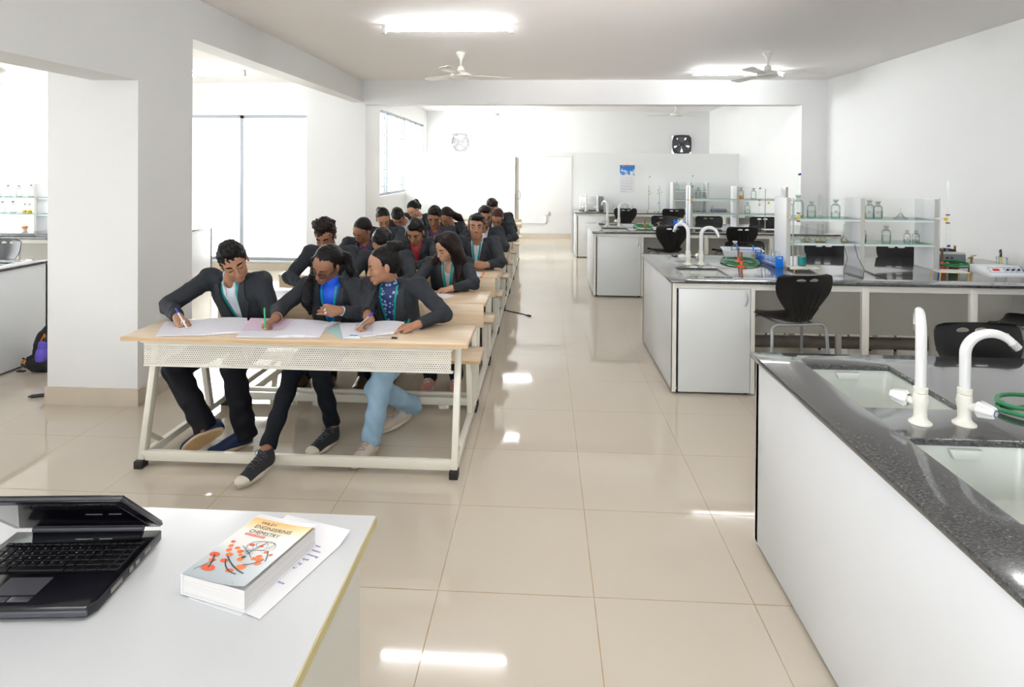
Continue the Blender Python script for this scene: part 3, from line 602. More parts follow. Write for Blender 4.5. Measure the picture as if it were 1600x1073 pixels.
for cx_, cy_, rx, ry, rot in ((.012, .012, .034, .018, .2), (.022, .010, .028, .020, -.1), (.004, .006, .024, .022, .6), (.016, .004, .032, .010, .9), (.018, .018, .022, .012, .1)):
    ribbon([(cx_+rx*math.cos(q)*math.cos(rot)-ry*math.sin(q)*math.sin(rot), cy_+rx*math.cos(q)*math.sin(rot)+ry*math.sin(q)*math.cos(rot)) for q in [i*PI/16 for i in range(-6, 22)]], .0008)
b.prism([(.002+.005*math.cos(q*PI/6), -.032+.005*math.sin(q*PI/6)) for q in range(12)], 0, .0001)
o = b.build('line_print', LINEP, bk, smooth=False)
for v in o.data.vertices: v.co.z += zc(v.co.x)+.0004
t = thing('handwritten_sheet', 'folded white sheet with blue handwriting under the textbook', 'paper', (-.58, 1.38, TZ+.0015))
R_ = Matrix.Rotation(bk.rotation_euler.z+math.radians(2), 3, 'Z')
q4 = [Vector(p)-Vector((-.58, 1.38)) for p in ((-.735, 1.262), (-.567, 1.197), (-.474, 1.480), (-.665, 1.555))]
solid_sheet([tuple(p) for p in q4], lambda u, v: .0+.012*max(0, v-.86)/.14*(.3+u), lambda u: .0008, 8, 14).build('sheet', LBLWHITE, t)
BINK = mat('blue_pen_ink', (.10, .13, .45), .6)
random.seed(3); b = MB(); wds = ['base', 'notation', 'Engineering', 'strength', 'bridging', 'material', 'such as', '', 'or in mixture']
for i, s_ in enumerate(wds):
    if not s_: continue
    o = text_mesh('x', s_, .0095, BINK, None, Matrix.Translation((.005+.004*random.random()-i*.0045, .06-i*.0165, 0)) @ Matrix.Rotation(-.12, 4, 'Z'), ext=.0001, shear=.4)
    b.add([tuple((R_ @ v.co)+Vector((.012, .0, .0011))) for v in o.data.vertices], [tuple(p.vertices) for p in o.data.polygons]); bpy.data.objects.remove(o)
b.build('handwriting', BINK, t, smooth=False)
t = thing('envelope', 'thin white envelope lowest under the textbook', 'envelope', (-.68, 1.36, TZ))
q5 = [Vector(p)-Vector((-.68, 1.36)) for p in ((-.748, 1.248), (-.611, 1.205), (-.545, 1.40), (-.69, 1.45))]
solid_sheet([tuple(p) for p in q5], lambda u, v: 0, lambda u: .0012, 3, 3).build('envelope_body', mat('off_white_envelope', (.70, .70, .72), .7), t)
# ---------------------------------------------------------------- lab islands
WZ = .845
def sink(cx_, cy_, w, d, label, depth=.17):
    t = thing('sink_basin', label, 'sink', (cx_, cy_, WZ-.024), 0, 'white sinks set in the granite worktops'); a, c = w/2+.012, d/2+.012; r = .02
    b = MB()
    def ring(hx, hy, z, rr, n=5):
        out = []
        for sx, sy, a0 in ((1, 1, 0), (-1, 1, 1), (-1, -1, 2), (1, -1, 3)):
            for k in range(n): q = (a0+k/(n-1))*PI/2; out.append((sx*(hx-rr)+rr*math.cos(q), sy*(hy-rr)+rr*math.sin(q), z))
        return out
    prof = [ring(a+.012, c+.012, 0, .02), ring(a, c, 0, .02), ring(a-.006, c-.006, -.03, .03), ring(a-.012, c-.012, -depth+.02, .035), ring(a-.03, c-.03, -depth, .03), ring(.03, .03, -depth-.004, .03)]
    b.grid(prof, cv=True); n_ = len(prof[0]); b.add(prof[-1], [tuple(range(n_))])
    outp = [[(x*1.0+(.004 if x > 0 else -.004), y+(.004 if y > 0 else -.004), z-.004) for x, y, z in r_] for r_ in prof[1:]]
    b.grid([prof[0]]+outp, cv=True); b.add(outp[-1], [tuple(range(n_))])
    b.build('basin', CERAM, t, ang=60)
    MB().lathe([(.0, 0), (.026, 0), (.026, .004), (.012, .003), (0, .001)], (0, 0, -depth-.003), 18).build('drain', STEEL, t)
    MB().prism([(-.05, 0), (.05, 0), (.035, -.028), (-.035, -.028)], 0, .008, 'x').build('overflow', CERAM, t) if False else None
    b = MB().prism([(-.05, -.006), (.05, -.006), (.036, -.034), (-.036, -.034)], c-.022, c-.004, 'y'); b.build('overflow_lip', CERAM, t, bevel=.004)
    return t
def tap(x, y, rz, label, knob=0, h=.33, rad=.068, sweep=170, group='white goosenecks taps'):
    t = thing('swan_neck_tap', label, 'tap', (x, y, WZ), rz, 'white swan neck taps on the lab benches')
    MB().lathe([(.034, 0), (.034, .004), (.024, .012), (.019, .022), (.020, .05), (.024, .075), (.021, .095), (.018, .098)], n=24).build('tap_body', PVCY, t)
    b = MB().lathe([(.017, .098), (.021, .100), (.021, .116), (.017, .118)], n=12); b.build('collar_ring', PVCY, t)
    pts = [(0, 0, .10), (0, 0, h-rad)]+[tuple(p) for p in arc((rad, 0, h-rad), rad, PI, PI-math.radians(sweep), 16)][1:]
    e = Vector(pts[-1])-Vector(pts[-2]); e.normalize(); pe = Vector(pts[-1])
    n_ = len(pts); MB().tube(pts, [.0165-.004*max(0, (i-2)/(n_-3)) for i in range(n_)], 16).build('spout', PVC, t)
    MB().tube([pe-e*.002, pe+e*.020], .0135, 14).build('aerator', CHROME, t)
    MB().tube([pe-e*.024+Vector((0, 0, .012)), pe-e*.012+Vector((0, 0, .0105))], .004, 6).build('sticker', mat('lilac_sticker', (.45, .45, .6), .4), t)
    a = math.radians(knob); kd = Vector((math.cos(a), math.sin(a), 0)); R = kd.to_track_quat('Z', 'Y').to_matrix()
    MB().tube([Vector((0, 0, .062))+kd*.01, Vector((0, 0, .066))+kd*.042], .013, 12).build('valve_stem', PVCY, t)
    b = MB(); P = []
    for r_, z in ((.017, .036), (.026, .046), (.022, .066), (.017, .088), (.014, .091)):
        P.append([tuple(R @ Vector((r_*(1+.10*math.cos(6*q))*math.cos(q), r_*(1+.10*math.cos(6*q))*math.sin(q), z))+Vector((0, 0, .066))) for q in [k*PI/18 for k in range(36)]])
    b.grid(P, cv=True); b.add(P[-1], [tuple(range(36))]); kn = b.build('tap_knob', PVC, t, ang=50)
    MB().lathe([(.0, .0912), (.011, .0912), (.012, .0915), (0, .0917)], (0, 0, .066), 20, R=R).build('knob_badge', mat('blue_ring_badge', (.10, .12, .35), .3), t)
    MB().lathe([(.0, .0916), (.008, .0919), (0, .092)], (0, 0, .066), 20, R=R).build('badge_centre', mat('pale_green_badge', (.6, .68, .6), .3), t)
    return t
def island(x0, x1, y0, y1, holes, name, cab_w, legs, near_panel=True, back=None, mirrored=False, frame_x=None):
    w = thing('granite_worktop', 'dark grey granite worktop '+name, 'worktop', ((x0+x1)/2, (y0+y1)/2, 0), 0, 'granite worktops of the lab benches')
    cx_, cy_ = (x0+x1)/2, (y0+y1)/2
    b = MB().slab(x0-cx_, x1-cx_, y0-cy_, y1-cy_, WZ-.022, WZ, [(h[0]-cx_, h[1]-cx_, h[2]-cy_, h[3]-cy_) for h in holes]); b.build('slab', GRAN, w, bevel=.004)
    cabx0, cabx1 = (x0+.02, x0+cab_w) if not mirrored else (x1-cab_w, x1-.02); yy0, yy1 = y0+.03, y1-.03
    t = thing('sink_cabinet', 'white laminate sink cabinet '+name, 'cabinet', (cabx0, yy0, 0), 0, 'white cabinets at the bench ends'); W_, D_ = cabx1-cabx0, yy1-yy0; zt = WZ-.026
    ex = 0 if not mirrored else W_-.018
    MB().box((ex, .0, .02), (ex+.018, D_, zt)).build('end_panel', LAM, t, bevel=.001)
    ex2 = W_-.018 if not mirrored else 0
    MB().box((ex2, .0, .02), (ex2+.018, D_, zt)).build('inner_panel', LAM, t, bevel=.001)
    MB().box((.018, .01, .03), (W_-.018, D_-.01, .045)).build('floor_board', LAM, t)
    for fy0, fy1 in ((-.003, .03), (D_-.03, D_+.003)):
        MB().box((.0, fy0, zt-.035), (W_, fy1, zt)).box((0, fy0, .015), (.03, fy1, zt-.035)).box((W_-.03, fy0, .015), (W_, fy1, zt-.035)).build('metal_edge_frame', FRAMEW, t)
    for side, fy in ((0, -.006), (1, D_-.004)):
        dd = MB().box((.045, fy, .018), (W_-.035, fy+.010, zt-.038)).build('door', LAM2, t, bevel=.001)
        s = -1 if side == 0 else 1; hy = fy if side == 0 else fy+.010
        MB().tube([(W_-.07+.015*math.sin(PI*k/8)*.6, hy+s*.022*math.sin(PI*k/8), zt-.16+.11*k/8) for k in range(9)], .005, 8).build('door_handle', STEEL, dd)
        MB().box((.036, fy+.002, .02), (.044, fy+.006, zt-.04)).build('door_gap_strip', BLACKP, t)  # black strip set between the frame and the door
    for lx in (.05, W_-.05):
        for ly in (.04, D_-.04): MB().cyl((lx, ly, 0), (lx, ly, .03), .016, 10).build('levelling_foot', RUB, t)
    f = thing('lab_bench', 'off white steel understructure '+name, 'bench', ((cabx1 if not mirrored else x0), yy0, 0), 0, 'steel bench frames under the granite')
    fx0, fx1 = (0, x1-cabx1-.03) if not mirrored else (.03, cabx0-x0); zt = WZ-.024
    for fy in (0, D_-.03): MB().box((fx0, fy, zt-.045), (fx1, fy+.03, zt-.012)).box((fx0, fy-.002, zt-.012), (fx1, fy+.032, zt)).build('top_rail', FRAMEW, f, bevel=.001)
    for lx in legs:
        l = lx-f.location.x
        for fy in (0, D_-.03): MB().box((l-.025, fy-.003 if fy == 0 else fy, 0), (l+.025, fy+.03 if fy == 0 else fy+.033, zt-.012)).build('leg', FRAMEW, f, bevel=.002)
        MB().box((l-.02, .03, zt-.05), (l+.02, D_-.03, zt-.012)).build('cross_rail', FRAMEW, f)
    bp = back if back is not None else (fx0, fx1)
    MB().box((fx0 if back is None else bp[0]-f.location.x, D_*.47, .30), (fx1-.2 if back is None else bp[1]-f.location.x, D_*.47+.016, zt-.02)).build('modesty_board', mat('grey_cream_board', (.70, .69, .63), .45), f)
    for lx in [fx0+f.location.x-.10]+list(legs): MB().box((lx-f.location.x+.10, D_*.47+.02, 0), (lx-f.location.x+.14, D_*.47+.05, .32)).build('pipe_bracket', FRAMEW, f)
    MB().cyl((fx0+.01, D_*.47+.12, .20), (fx1, D_*.47+.12, .20), .052, 16).build('waste_pipe', mat('grey_brown_waste_pipe', (.23, .20, .17), .5, vary=.25, vscale=6), f)
    return w
island(.925, 4.12, 1.10, 2.795, [(1.105, 1.44, 2.175, 2.635), (1.115, 1.455, 1.48, 1.93)], 'of the nearest lab bench, cut by the right picture edge', .62, [2.2, 3.1, 4.0])
island(.93, 4.10, 4.55, 5.95, [(1.20, 1.415, 5.46, 5.89), (1.085, 1.428, 4.74, 5.155)], 'of the second lab bench, with the tall bottle rack', .62, [2.34, 3.10, 3.9], back=(1.56, 3.83))
island(.62, 3.75, 7.95, 9.27, [(.80, 1.12, 8.85, 9.12), (.785, 1.135, 8.08, 8.53)], 'of the third lab bench, behind the two chairs', .66, [2.08, 2.9, 3.6])
island(.56, 3.70, 11.40, 12.18, [(.72, 1.02, 11.52, 11.75)], 'of the far lab bench against the white partition', .60, [2.52, 3.3])
island(-7.6, -4.235, 3.45, 5.06, [(-4.86, -4.42, 4.62, 4.93)], 'of the left bay bench beside the backpack', .62, [-6.0, -7.0], mirrored=True)
island(-8.6, -4.48, 6.56, 8.08, [], 'of the left bay bench with the yellow bottles', .62, [-5.95, -7.0, -8.0], mirrored=True)
sink(1.2725, 2.405, .335, .46, 'ivory sink of the nearest bench, behind the two near taps'); sink(1.285, 1.705, .34, .45, 'ivory sink at the right picture edge, in front of the two near taps')
sink(1.3075, 5.675, .215, .43, 'white sink of the second bench, behind its taps'); sink(1.2565, 4.9475, .343, .415, 'white sink of the second bench, in front of its taps')
sink(.96, 8.985, .32, .27, 'white sink of the third bench, behind its taps', .15); sink(.96, 8.305, .35, .45, 'white sink of the third bench, in front of its taps')
sink(.87, 11.635, .30, .23, 'white sink in the far bench by the partition', .15); sink(-4.64, 4.775, .44, .31, 'sink in the left bay bench, cut by the left picture edge')
tap(1.224, 2.05, math.radians(64), 'nearest bench, upright tap with its spout turned away, left of the pair', 60, .348)
tap(1.362, 2.05, math.radians(-14), 'nearest bench, swan neck tap arching to the right, sticker on its spout', -50, .300, .072, 142)
tap(1.234, 5.325, math.radians(135), 'second bench, left tap with spout turned to the back sink', 60, .345)
tap(1.345, 5.330, math.radians(-20), 'second bench, right tap arching towards the tray', 120, .32)
tap(.904, 8.86, math.radians(120), 'third bench, left tap turned to the back', 60, .345); tap(1.059, 8.79, math.radians(0), 'third bench, right tap with wide arch', 120, .33, .085)
tap(.80, 11.86, math.radians(110), 'far bench, left tap in front of the white cabinet box', 60, .30); tap(1.02, 11.86, math.radians(80), 'far bench, right tap in front of the white cabinet box', 60, .30)
# ---------------------------------------------------------------- racks
RACKW = mat('white_rack_board', (.84, .85, .87), .35); TAGY = mat('yellow_orange_dot', (.90, .42, .03), .5); TAGR = mat('red_dot', (.6, .05, .08), .5)
def rack(x, y, D, label, W=1.19, mid=.60, zt=.585, sh=(.212, .415), back=True, nd=True):
    t = thing('reagent_rack', label, 'shelf rack', (x, y, WZ), 0, 'white reagent racks with glass shelves')
    for px in (0, mid, W): MB().box((px-.012, 0, 0), (px+.012, D, zt)).build('upright', RACKW, t, bevel=.001); 
    for px in (0, mid, W): MB().box((px-.016, -.004, 0), (px+.016, .0, zt)).build('front_edge_strip', mat('grey_edge_strip', (.55, .56, .52), .4), t)
    for z in sh:
        for a, c in ((.012, mid-.012), (mid+.012, W-.012)):
            b = MB().box((a, .004, z-.007), (c, D-.004, z)); b.m = [0, 0, 1, 1, 1, 1]; b.build('glass_shelf', [PANE, GEDGE], t, smooth=False)
            MB().box((a, .006, z-.022), (c, .020, z-.007)).build('shelf_rail', RACKW, t)
    if back:
        for a, c in ((.012, mid-.012), (mid+.012, W-.012)): MB().box((a, D*.55, sh[0]), (c, D*.55+.004, zt-.005)).build('glass_back', PANE, t, smooth=False)
    if nd:
        b = MB()
        for px in (0, mid, W):
            for dx in (-.011, .011): b.prism([(px+dx+.006*math.cos(q*PI/5), sh[1]+.01+.006*math.sin(q*PI/5)) for q in range(10)], -.006, -.004, 'y')
        b.build('yellow_dot', TAGY, t)
        b = MB()
        for px in (0, mid, W): b.prism([(px+.011+.004*math.cos(q*PI/5), sh[1]-.018+.004*math.sin(q*PI/5)) for q in range(10)], -.006, -.004, 'y')
        b.build('red_dot', TAGR, t)
    return t
rack(2.03, 5.21, .28, 'tall white rack with glass shelves on the second lab bench'); rack(2.00, 8.46, .28, 'white rack with glass shelves on the third lab bench, orange liquid bottle on it', 1.27, .62)
rack(2.46, 11.82, .30, 'short rack with pale shelves on the far bench, before the partition', .64, .32, .56, (.23, .41)); rack(-7.30, 7.20, .28, 'white rack with yellow bottles on the left bay bench', 2.16, 1.04, .585)
# bottles: lathe glassware
def bottle_mesh(h, r, lv, lm=None):
    g_ = MB().lathe([(r*.9, 0), (r, .004), (r, h*.55), (r*.93, h*.66), (r*.6, h*.74), (r*.36, h*.78), (r*.36, h*.86), (r*.5, h*.87), (r*.5, h*.885)], n=18)
    s_ = MB().lathe([(r*.3, h*.82), (r*.34, h*.89), (r*.62, h*.93), (r*.62, h*.985), (r*.55, h)], n=16)
    l_ = MB().lathe([(r*.9, .003), (r*.93, .006), (r*.93, h*lv)], n=18)
    return g_, s_, l_
BPROTO = {}
YEL = mat('yellow_liquid', (.95, .62, .02), .2); OLIQ = mat('orange_liquid', (.95, .33, .02), .2); TEALL = mat('teal_liquid', (.0, .30, .28), .2)
FROST = mat('frosted_glass_stopper', (.50, .56, .52), .3); LAB1 = mat('bottle_label_print', (.55, .50, .55), .6)
def bottle(x, y, z, kind, label, group, s=1.0):
    key = kind
    if key in BPROTO: return_obj = dup(BPROTO[key], (x, y, z), random.uniform(-.3, .3), label, group); return_obj.scale = (s, s, s); return return_obj
    h, r, lv, lm, lab = {'big': (.155, .037, .28, WATER, 1), 'med': (.145, .035, .42, WATER, 1), 'small': (.110, .027, .25, WATER, 1), 'empty': (.150, .036, .05, WATER, 0), 'orange': (.155, .037, .28, OLIQ, 0), 'yellow': (.12, .03, .3, YEL, 0), 'tall': (.19, .045, .06, WATER, 0)}[kind]
    t = thing('reagent_bottle', label, 'bottle', (x, y, z), 0, group); g_, s_, l_ = bottle_mesh(h, r, lv)
    g_.build('bottle_glass', GLS, t); s_.build('stopper', FROST, t); l_.build('liquid', lm, t)
    if lab:
        q = [PI*1.30+k*.13 for k in range(6)]
        MB().grid([[((r+.0006)*math.cos(a), (r+.0006)*math.sin(a), h*zz) for zz in (.28, .42)] for a in q]).build('bottle_label', LAB1, t)
    BPROTO[key] = t; t.scale = (s, s, s); return t
def flask(x, y, z, label, group=None, h=.145, r=.027):
    if 'flask' in BPROTO: o = dup(BPROTO['flask'], (x, y, z), 0, label, group); return o
    t = thing('volumetric_flask', label, 'flask', (x, y, z), 0, group)
    MB().lathe([(r*.7, 0), (r, .008), (r*.95, .02), (r*.45, .038), (.008, .05), (.0065, h), (.009, h+.003)], n=18).build('flask_glass', glass('flask_thin_glass', (.92, .94, .93), (.42, .48, .46), .6), t)
    MB().lathe([(r*.65, .002), (r*.9, .007), (r*.9, .012)], n=16).build('liquid', mat('amber_liquid', (.65, .45, .25), .2), t)
    BPROTO['flask'] = t; return t
zu, zl = WZ+.416, WZ+.213
G1 = 'glass bottles on the tall rack of the second bench'
for x, z, k, l in ((2.250, zu, 'med', 'stoppered clear bottle on the upper shelf of the tall rack, leftmost one with a label'), (2.448, zu, 'big', 'clear bottle with yellowish tint on the upper shelf, just left of the middle upright'),
    (2.725, zu, 'big', 'clear stoppered bottle on the upper shelf, left of the touching pair'), (2.795, zu, 'med', 'clear stoppered bottle on the upper shelf, right of the touching pair'),
    (2.665, zl, 'med', 'clear bottle on the lower shelf, just right of the middle upright'), (2.865, zl, 'med', 'half full clear bottle on the lower shelf, middle of the right bay'),
    (3.035, zl, 'small', 'small clear bottle on the lower shelf, left of the small pair'), (3.105, zl, 'small', 'small clear bottle on the lower shelf, right of the small pair')):
    bottle(x, 5.29, z, k, l, G1)
bottle(2.185, 5.40, zu, 'tall', 'large empty bottle at the back of the upper shelf, left end', G1); bottle(2.10, 5.38, zu, 'empty', 'faint empty bottle at the left upright of the upper shelf', G1)
for x, l in ((2.215, 'small volumetric flask on the lower shelf, leftmost of the four'), (2.305, 'small volumetric flask on the lower shelf, second from the left'), (2.345, 'small volumetric flask on the lower shelf, third from the left'), (2.52, 'taller volumetric flask beside the middle upright, lower shelf')):
    flask(x, 5.29, zl, l, 'volumetric flasks on the lower glass shelf')
t = thing('measuring_cylinder', 'tall clear measuring cylinder on the upper shelf before the middle upright', 'cylinder', (2.36, 5.38, zu))
MB().lathe([(.03, 0), (.03, .006), (.013, .012), (.013, .19), (.015, .193)], n=16).build('cylinder_glass', GLS, t)
t = thing('watch_glass_stack', 'clear funnel on stacked glass dishes on the upper shelf, right side', 'funnel', (2.985, 5.30, zu))
MB().lathe([(.05, 0), (.055, .008), (.02, .012)], n=20).build('dish', GLS, t); MB().lathe([(.035, .010), (.008, .045), (.004, .05), (.004, .09)], n=18).build('funnel', GLS, t)
G2 = 'glass bottles on the rack of the third bench'
bottle(2.70, 8.58, WZ+.416, 'orange', 'bottle with orange liquid on the rack of the third bench', G2); bottle(2.87, 8.58, WZ+.416, 'empty', 'clear stoppered bottle right of the orange liquid bottle', G2)
bottle(2.79, 8.58, WZ+.213, 'big', 'clear bottle on the lower shelf below the orange liquid bottle', G2); bottle(2.12, 8.58, WZ+.416, 'empty', 'faint clear bottle on the left end of the third bench rack', G2)
bottle(2.55, 11.95, WZ+.412, 'empty', 'clear bottle on the short rack at the far bench', 'glass bottles on the far rack')
t = thing('conical_flask', 'clear conical flask on the upper shelf of the third bench rack', 'flask', (2.20, 8.58, WZ+.416)); MB().lathe([(.03, 0), (.034, .005), (.012, .07), (.011, .10), (.014, .103)], n=18).build('flask_glass', GLS, t)
G3 = 'bottles on the left bay rack'
for i, (x, zz, k) in enumerate(((-7.0, 1, 'empty'), (-6.86, 1, 'big'), (-6.72, 1, 'empty'), (-6.58, 1, 'med'), (-6.42, 1, 'big'), (-6.02, 1, 'empty'), (-5.88, 1, 'big'), (-5.72, 1, 'empty'),
    (-6.80, 0, 'med'), (-6.66, 0, 'empty'), (-6.50, 0, 'yellow'), (-6.44, 0, 'yellow'), (-6.34, 0, 'yellow'), (-6.05, 0, 'empty'), (-5.86, 0, 'med'), (-5.72, 0, 'empty'))):
    pos = ('upper' if zz else 'lower'); lab = ['clear bottle on the {} shelf of the left bay rack, number {} from its left end'.format(pos, w) for w in ['']]
    word = ['first', 'second', 'third', 'fourth', 'fifth', 'sixth', 'seventh', 'eighth'][i % 8]
    nm = {'yellow': 'bottle with yellow liquid'}.get(k, 'clear bottle')
    bottle(x, 7.32, WZ+(.416 if zz else .213), k, '%s on the left bay rack, %s shelf, %s from left' % (nm, pos, word), G3)
t = thing('orange_lid_jar', 'small jar with orange lid on the left bay worktop', 'jar', (-6.38, 7.18, WZ)); MB().lathe([(.03, 0), (.03, .03), (.02, .035)], n=16).build('jar', PVC, t); MB().lathe([(.034, .035), (.034, .06), (.03, .062)], n=16).build('lid', mat('orange_lid', (.9, .35, .1), .4), t)
# retort stands with burettes
def retort(x, y, label, rod_h=.60, base=(.20, .12), rz=0, clamp=.43, bur=None, off=(.075, -.02), coc=.03, inv=False):
    t = thing('retort_stand', label, 'retort stand', (x, y, WZ), rz, 'retort stands with burettes')
    bx, by = base
    MB().box((-.03, -by/2, .018), (bx-.03, by/2, .026)).build('base_plate', mat('cream_enamel_base', (.78, .75, .66), .4), t, bevel=.002)
    b = MB()
    for sx in (-.02, bx-.04):
        for sy in (-by/2+.01, by/2-.01): b.cyl((sx, sy, 0), (sx, sy, .02), .006, 8)
    b.build('base_foot', BRASS, t)
    MB().cyl((0, 0, .02), (0, 0, rod_h), .0055, 10).build('rod', mat('dull_steel_rod', (.30, .30, .31), .35, .9), t)
    if bur:
        ox, oy = off
        MB().bar((-.03, 0, clamp), (ox, oy, clamp), .008, .012).build('clamp_arm', PVCY, t)
        b = MB().box((ox-.010, oy-.010, clamp+.025), (ox+.014, oy+.010, clamp+.035)).box((ox-.010, oy-.010, clamp-.04), (ox+.014, oy+.010, clamp-.03)); b.build('clamp_jaw', mat('maroon_rubber_jaw', (.25, .05, .05), .5), t)
        MB().bar((ox, oy+.008, clamp-.04), (ox, oy+.008, clamp+.035), .006, .006).build('clamp_bracket', PVCY, t)
        MB().lathe([(0, 0), (.014, .0), (.014, .008), (0, .01)], (.038, -.012, clamp-.004), 12, R=Matrix.Rotation(PI/2, 3, 'X')).build('clamp_screw', mat('yellow_screw_cap', (.75, .60, .05), .4), t)
        z0, z1 = bur
        u = thing('burette', 'glass burette on the '+label.split(',')[0], 'burette', (x+math.cos(rz)*ox-math.sin(rz)*oy, y+math.sin(rz)*ox+math.cos(rz)*oy, WZ+z0), rz, 'glass burettes')
        L_ = z1-z0
        MB().lathe([(.005, 0), (.0065, .01), (.0065, L_)], n=12).build('burette_tube', GLS, u); zc_ = coc if not inv else L_+.004
        MB().tube([(-.004, 0, zc_), (.018, -.004, zc_+.006)], .009, 10).build('stopcock', DBLUE, u)
        MB().cyl((0, 0, zc_-.008), (0, 0, zc_+.008), .008, 10).build('stopcock_seat', PVC, u)
    return t
retort(2.04, 5.135, 'retort stand left of the tall rack, over the teal beaker', .585, (.21, .16), .05, .43, (.095, .775), (.055, .035), inv=True)
retort(3.14, 5.045, 'retort stand right of the tall rack', .60, (.22, .15), -.1, .44, (.17, .735), (.055, -.01), coc=.05)
retort(1.94, 8.40, 'retort stand left of the rack on the third bench', .58, (.2, .14), 0, .40, (.10, .58), (.06, .05), inv=True); retort(2.93, 8.30, 'retort stand in front of the third bench rack, right part', .56, (.2, .14), 0, .38, (.08, .56), (-.06, .05), inv=True)
retort(1.98, 11.78, 'left retort stand on the far bench by the partition', .50, (.16, .12), 0, .36, (.08, .66), (.02, .05), inv=True); retort(2.19, 11.80, 'right retort stand on the far bench by the partition', .50, (.16, .12), 0, .38, (.10, .42), (-.02, .05), coc=.06)
retort(2.86, 12.0, 'retort stand behind the short far rack', .50, (.14, .1), 0, .36, (.30, .68), (.0, .04), inv=True)
t = thing('beaker', 'beaker with teal liquid under the burette on the second bench', 'beaker', (2.125, 5.165, WZ+.027))
MB().lathe([(.03, 0), (.032, .004), (.032, .10), (.035, .103)], n=24).build('beaker_glass', GLS, t); MB().lathe([(.0295, .003), (.0300, .075)], n=24).build('liquid', TEALL, t)
# test tube racks
def tube_rack(x, y, rz, label, L_=.25, tubes=6, h=.075, scale=1):
    t = thing('test_tube_rack', label, 'test tube rack', (x, y, WZ), rz, 'blue test tube racks'); w = .062
    for sx in (-1, 1):
        MB().slab(-w/2, w/2, 0, h+.012, sx*L_/2-.003, sx*L_/2+.003, [(-w/2+.012, w/2-.012, h-.012, h+.004)], 'x').build('end_plate', BLUEP, t, bevel=.001)
    holes = [(-L_/2+.03+k*(L_-.06)/5-.009, -L_/2+.03+k*(L_-.06)/5+.009, yy-.009, yy+.009) for k in range(6) for yy in (-.014, .014)]
    for z in (.008, .035, .060): MB().slab(-L_/2, L_/2, -w/2+.002, w/2-.002, z, z+.003, holes if z > .01 else [], 'z').build('tier', BLUEP, t)
    for k in range(tubes):
        for yy in (-.014, .014):
            u = MB().lathe([(.002, .0), (.006, .004), (.0075, .012), (.0075, .115), (.009, .118)], (0, 0, 0), 10).build('test_tube', GLS)
            c, s = math.cos(rz), math.sin(rz); lx = -L_/2+.03+k*(L_-.06)/5; u.location = (x+c*lx-s*yy, y+s*lx+c*yy, WZ+.012)
            tag(u, 'clear test tube in the %s' % label, 'test tube', 'test tubes in the '+label)
    return t
tube_rack(1.945, 5.42, math.radians(94), 'blue rack at the left foot of the tall bottle rack', .42, 6, .085); tube_rack(3.28, 5.42, math.radians(85), 'blue rack at the right foot of the tall bottle rack', .26, 0, .085)
tube_rack(1.90, 8.72, math.radians(95), 'blue rack on the third bench by the rack upright', .36, 4, .08)
# tray with bottle and rack
t = thing('plastic_tray', 'white plastic tray holding a bottle and blue rack on the second bench', 'tray', (1.845, 5.82, WZ), math.radians(-8))
def rr_ring(hx, hy, z, rr, n=5):
    out = []
    for sx, sy, a0 in ((1, 1, 0), (-1, 1, 1), (-1, -1, 2), (1, -1, 3)):
        for k in range(n): q = (a0+k/(n-1))*PI/2; out.append((sx*(hx-rr)+rr*math.cos(q), sy*(hy-rr)+rr*math.sin(q), z))
    return out
P = [rr_ring(.145, .105, .003, .02), rr_ring(.165, .13, .075, .03), rr_ring(.178, .142, .077, .03), rr_ring(.178, .142, .070, .03), rr_ring(.169, .133, .070, .03), rr_ring(.148, .108, 0, .02)]
b = MB().grid(P, cv=True); n_ = len(P[0]); b.add(P[0], [tuple(range(n_))]); b.add(P[-1], [tuple(range(n_))[::-1]]); b.build('tray_body', mat('white_tray_plastic', (.80, .82, .85), .35), t, ang=50)
bottle(1.78, 5.82, WZ+.004, 'med', 'stoppered bottle standing in the white tray', 'bottles in the tray')
tr = thing('test_tube_rack', 'small blue rack lying in the white tray', 'test tube rack', (1.88, 5.84, WZ+.045), math.radians(-8))
MB().slab(-.03, .03, 0, .075, -.075, -.07, [(-.018, .018, .045, .06)], 'x').slab(-.03, .03, 0, .06, .07, .075, [(-.018, .018, .03, .048)], 'x').build('end_plate', BLUEP, tr); MB().box((-.075, -.028, .0), (.075, .028, .004)).box((-.075, -.028, .02), (.075, .028, .024)).build('tier', BLUEP, tr)
# bunsen burners and hoses
def burner(x, y, label, h=.125, arm=0, tilt=0):
    t = thing('bunsen_burner', label, 'bunsen burner', (x, y, WZ), arm, 'bunsen burners on the lab benches')
    MB().lathe([(.040, 0), (.040, .006), (.016, .014), (.011, .022), (.011, .045), (.0, .046)], n=24).build('burner_base', ORNG, t)
    MB().cyl((0, 0, .045), (0, 0, h), .0085, 14).build('burner_tube', BROWNT, t); MB().cyl((0, 0, h-.006), (0, 0, h+.002), .011, 14).build('burner_rim', BRASS, t)
    MB().cyl((0, 0, .03), (-.045, 0, .028), .005, 8).build('gas_inlet', BRASS, t)
    return t
def hose(x, y, label, rx=.14, ry=.17, turns=2.2, a0=0, m=None, z=0):
    t = thing('rubber_hose', label, 'hose', (x, y, WZ+z), 0, 'green rubber hoses on the lab benches'); pts = []
    N = int(turns*28)
    for i in range(N+1):
        u = i/N; q = a0+u*turns*2*PI; k = 1-.16*u; pts.append((rx*k*math.cos(q)+.02*u, ry*k*math.sin(q)-.02*math.sin(q*.5), .008+.020*u+.006*math.sin(q*1.3)**2))
    MB().tube(pts, .0075, 10).build('hose', m or GREENH, t)
    return t, pts
burner(1.655, 5.235, 'orange based burner in front of the tray, nearer one', .125, PI); burner(1.720, 5.52, 'orange based burner in front of the tray, farther one', .125, PI)
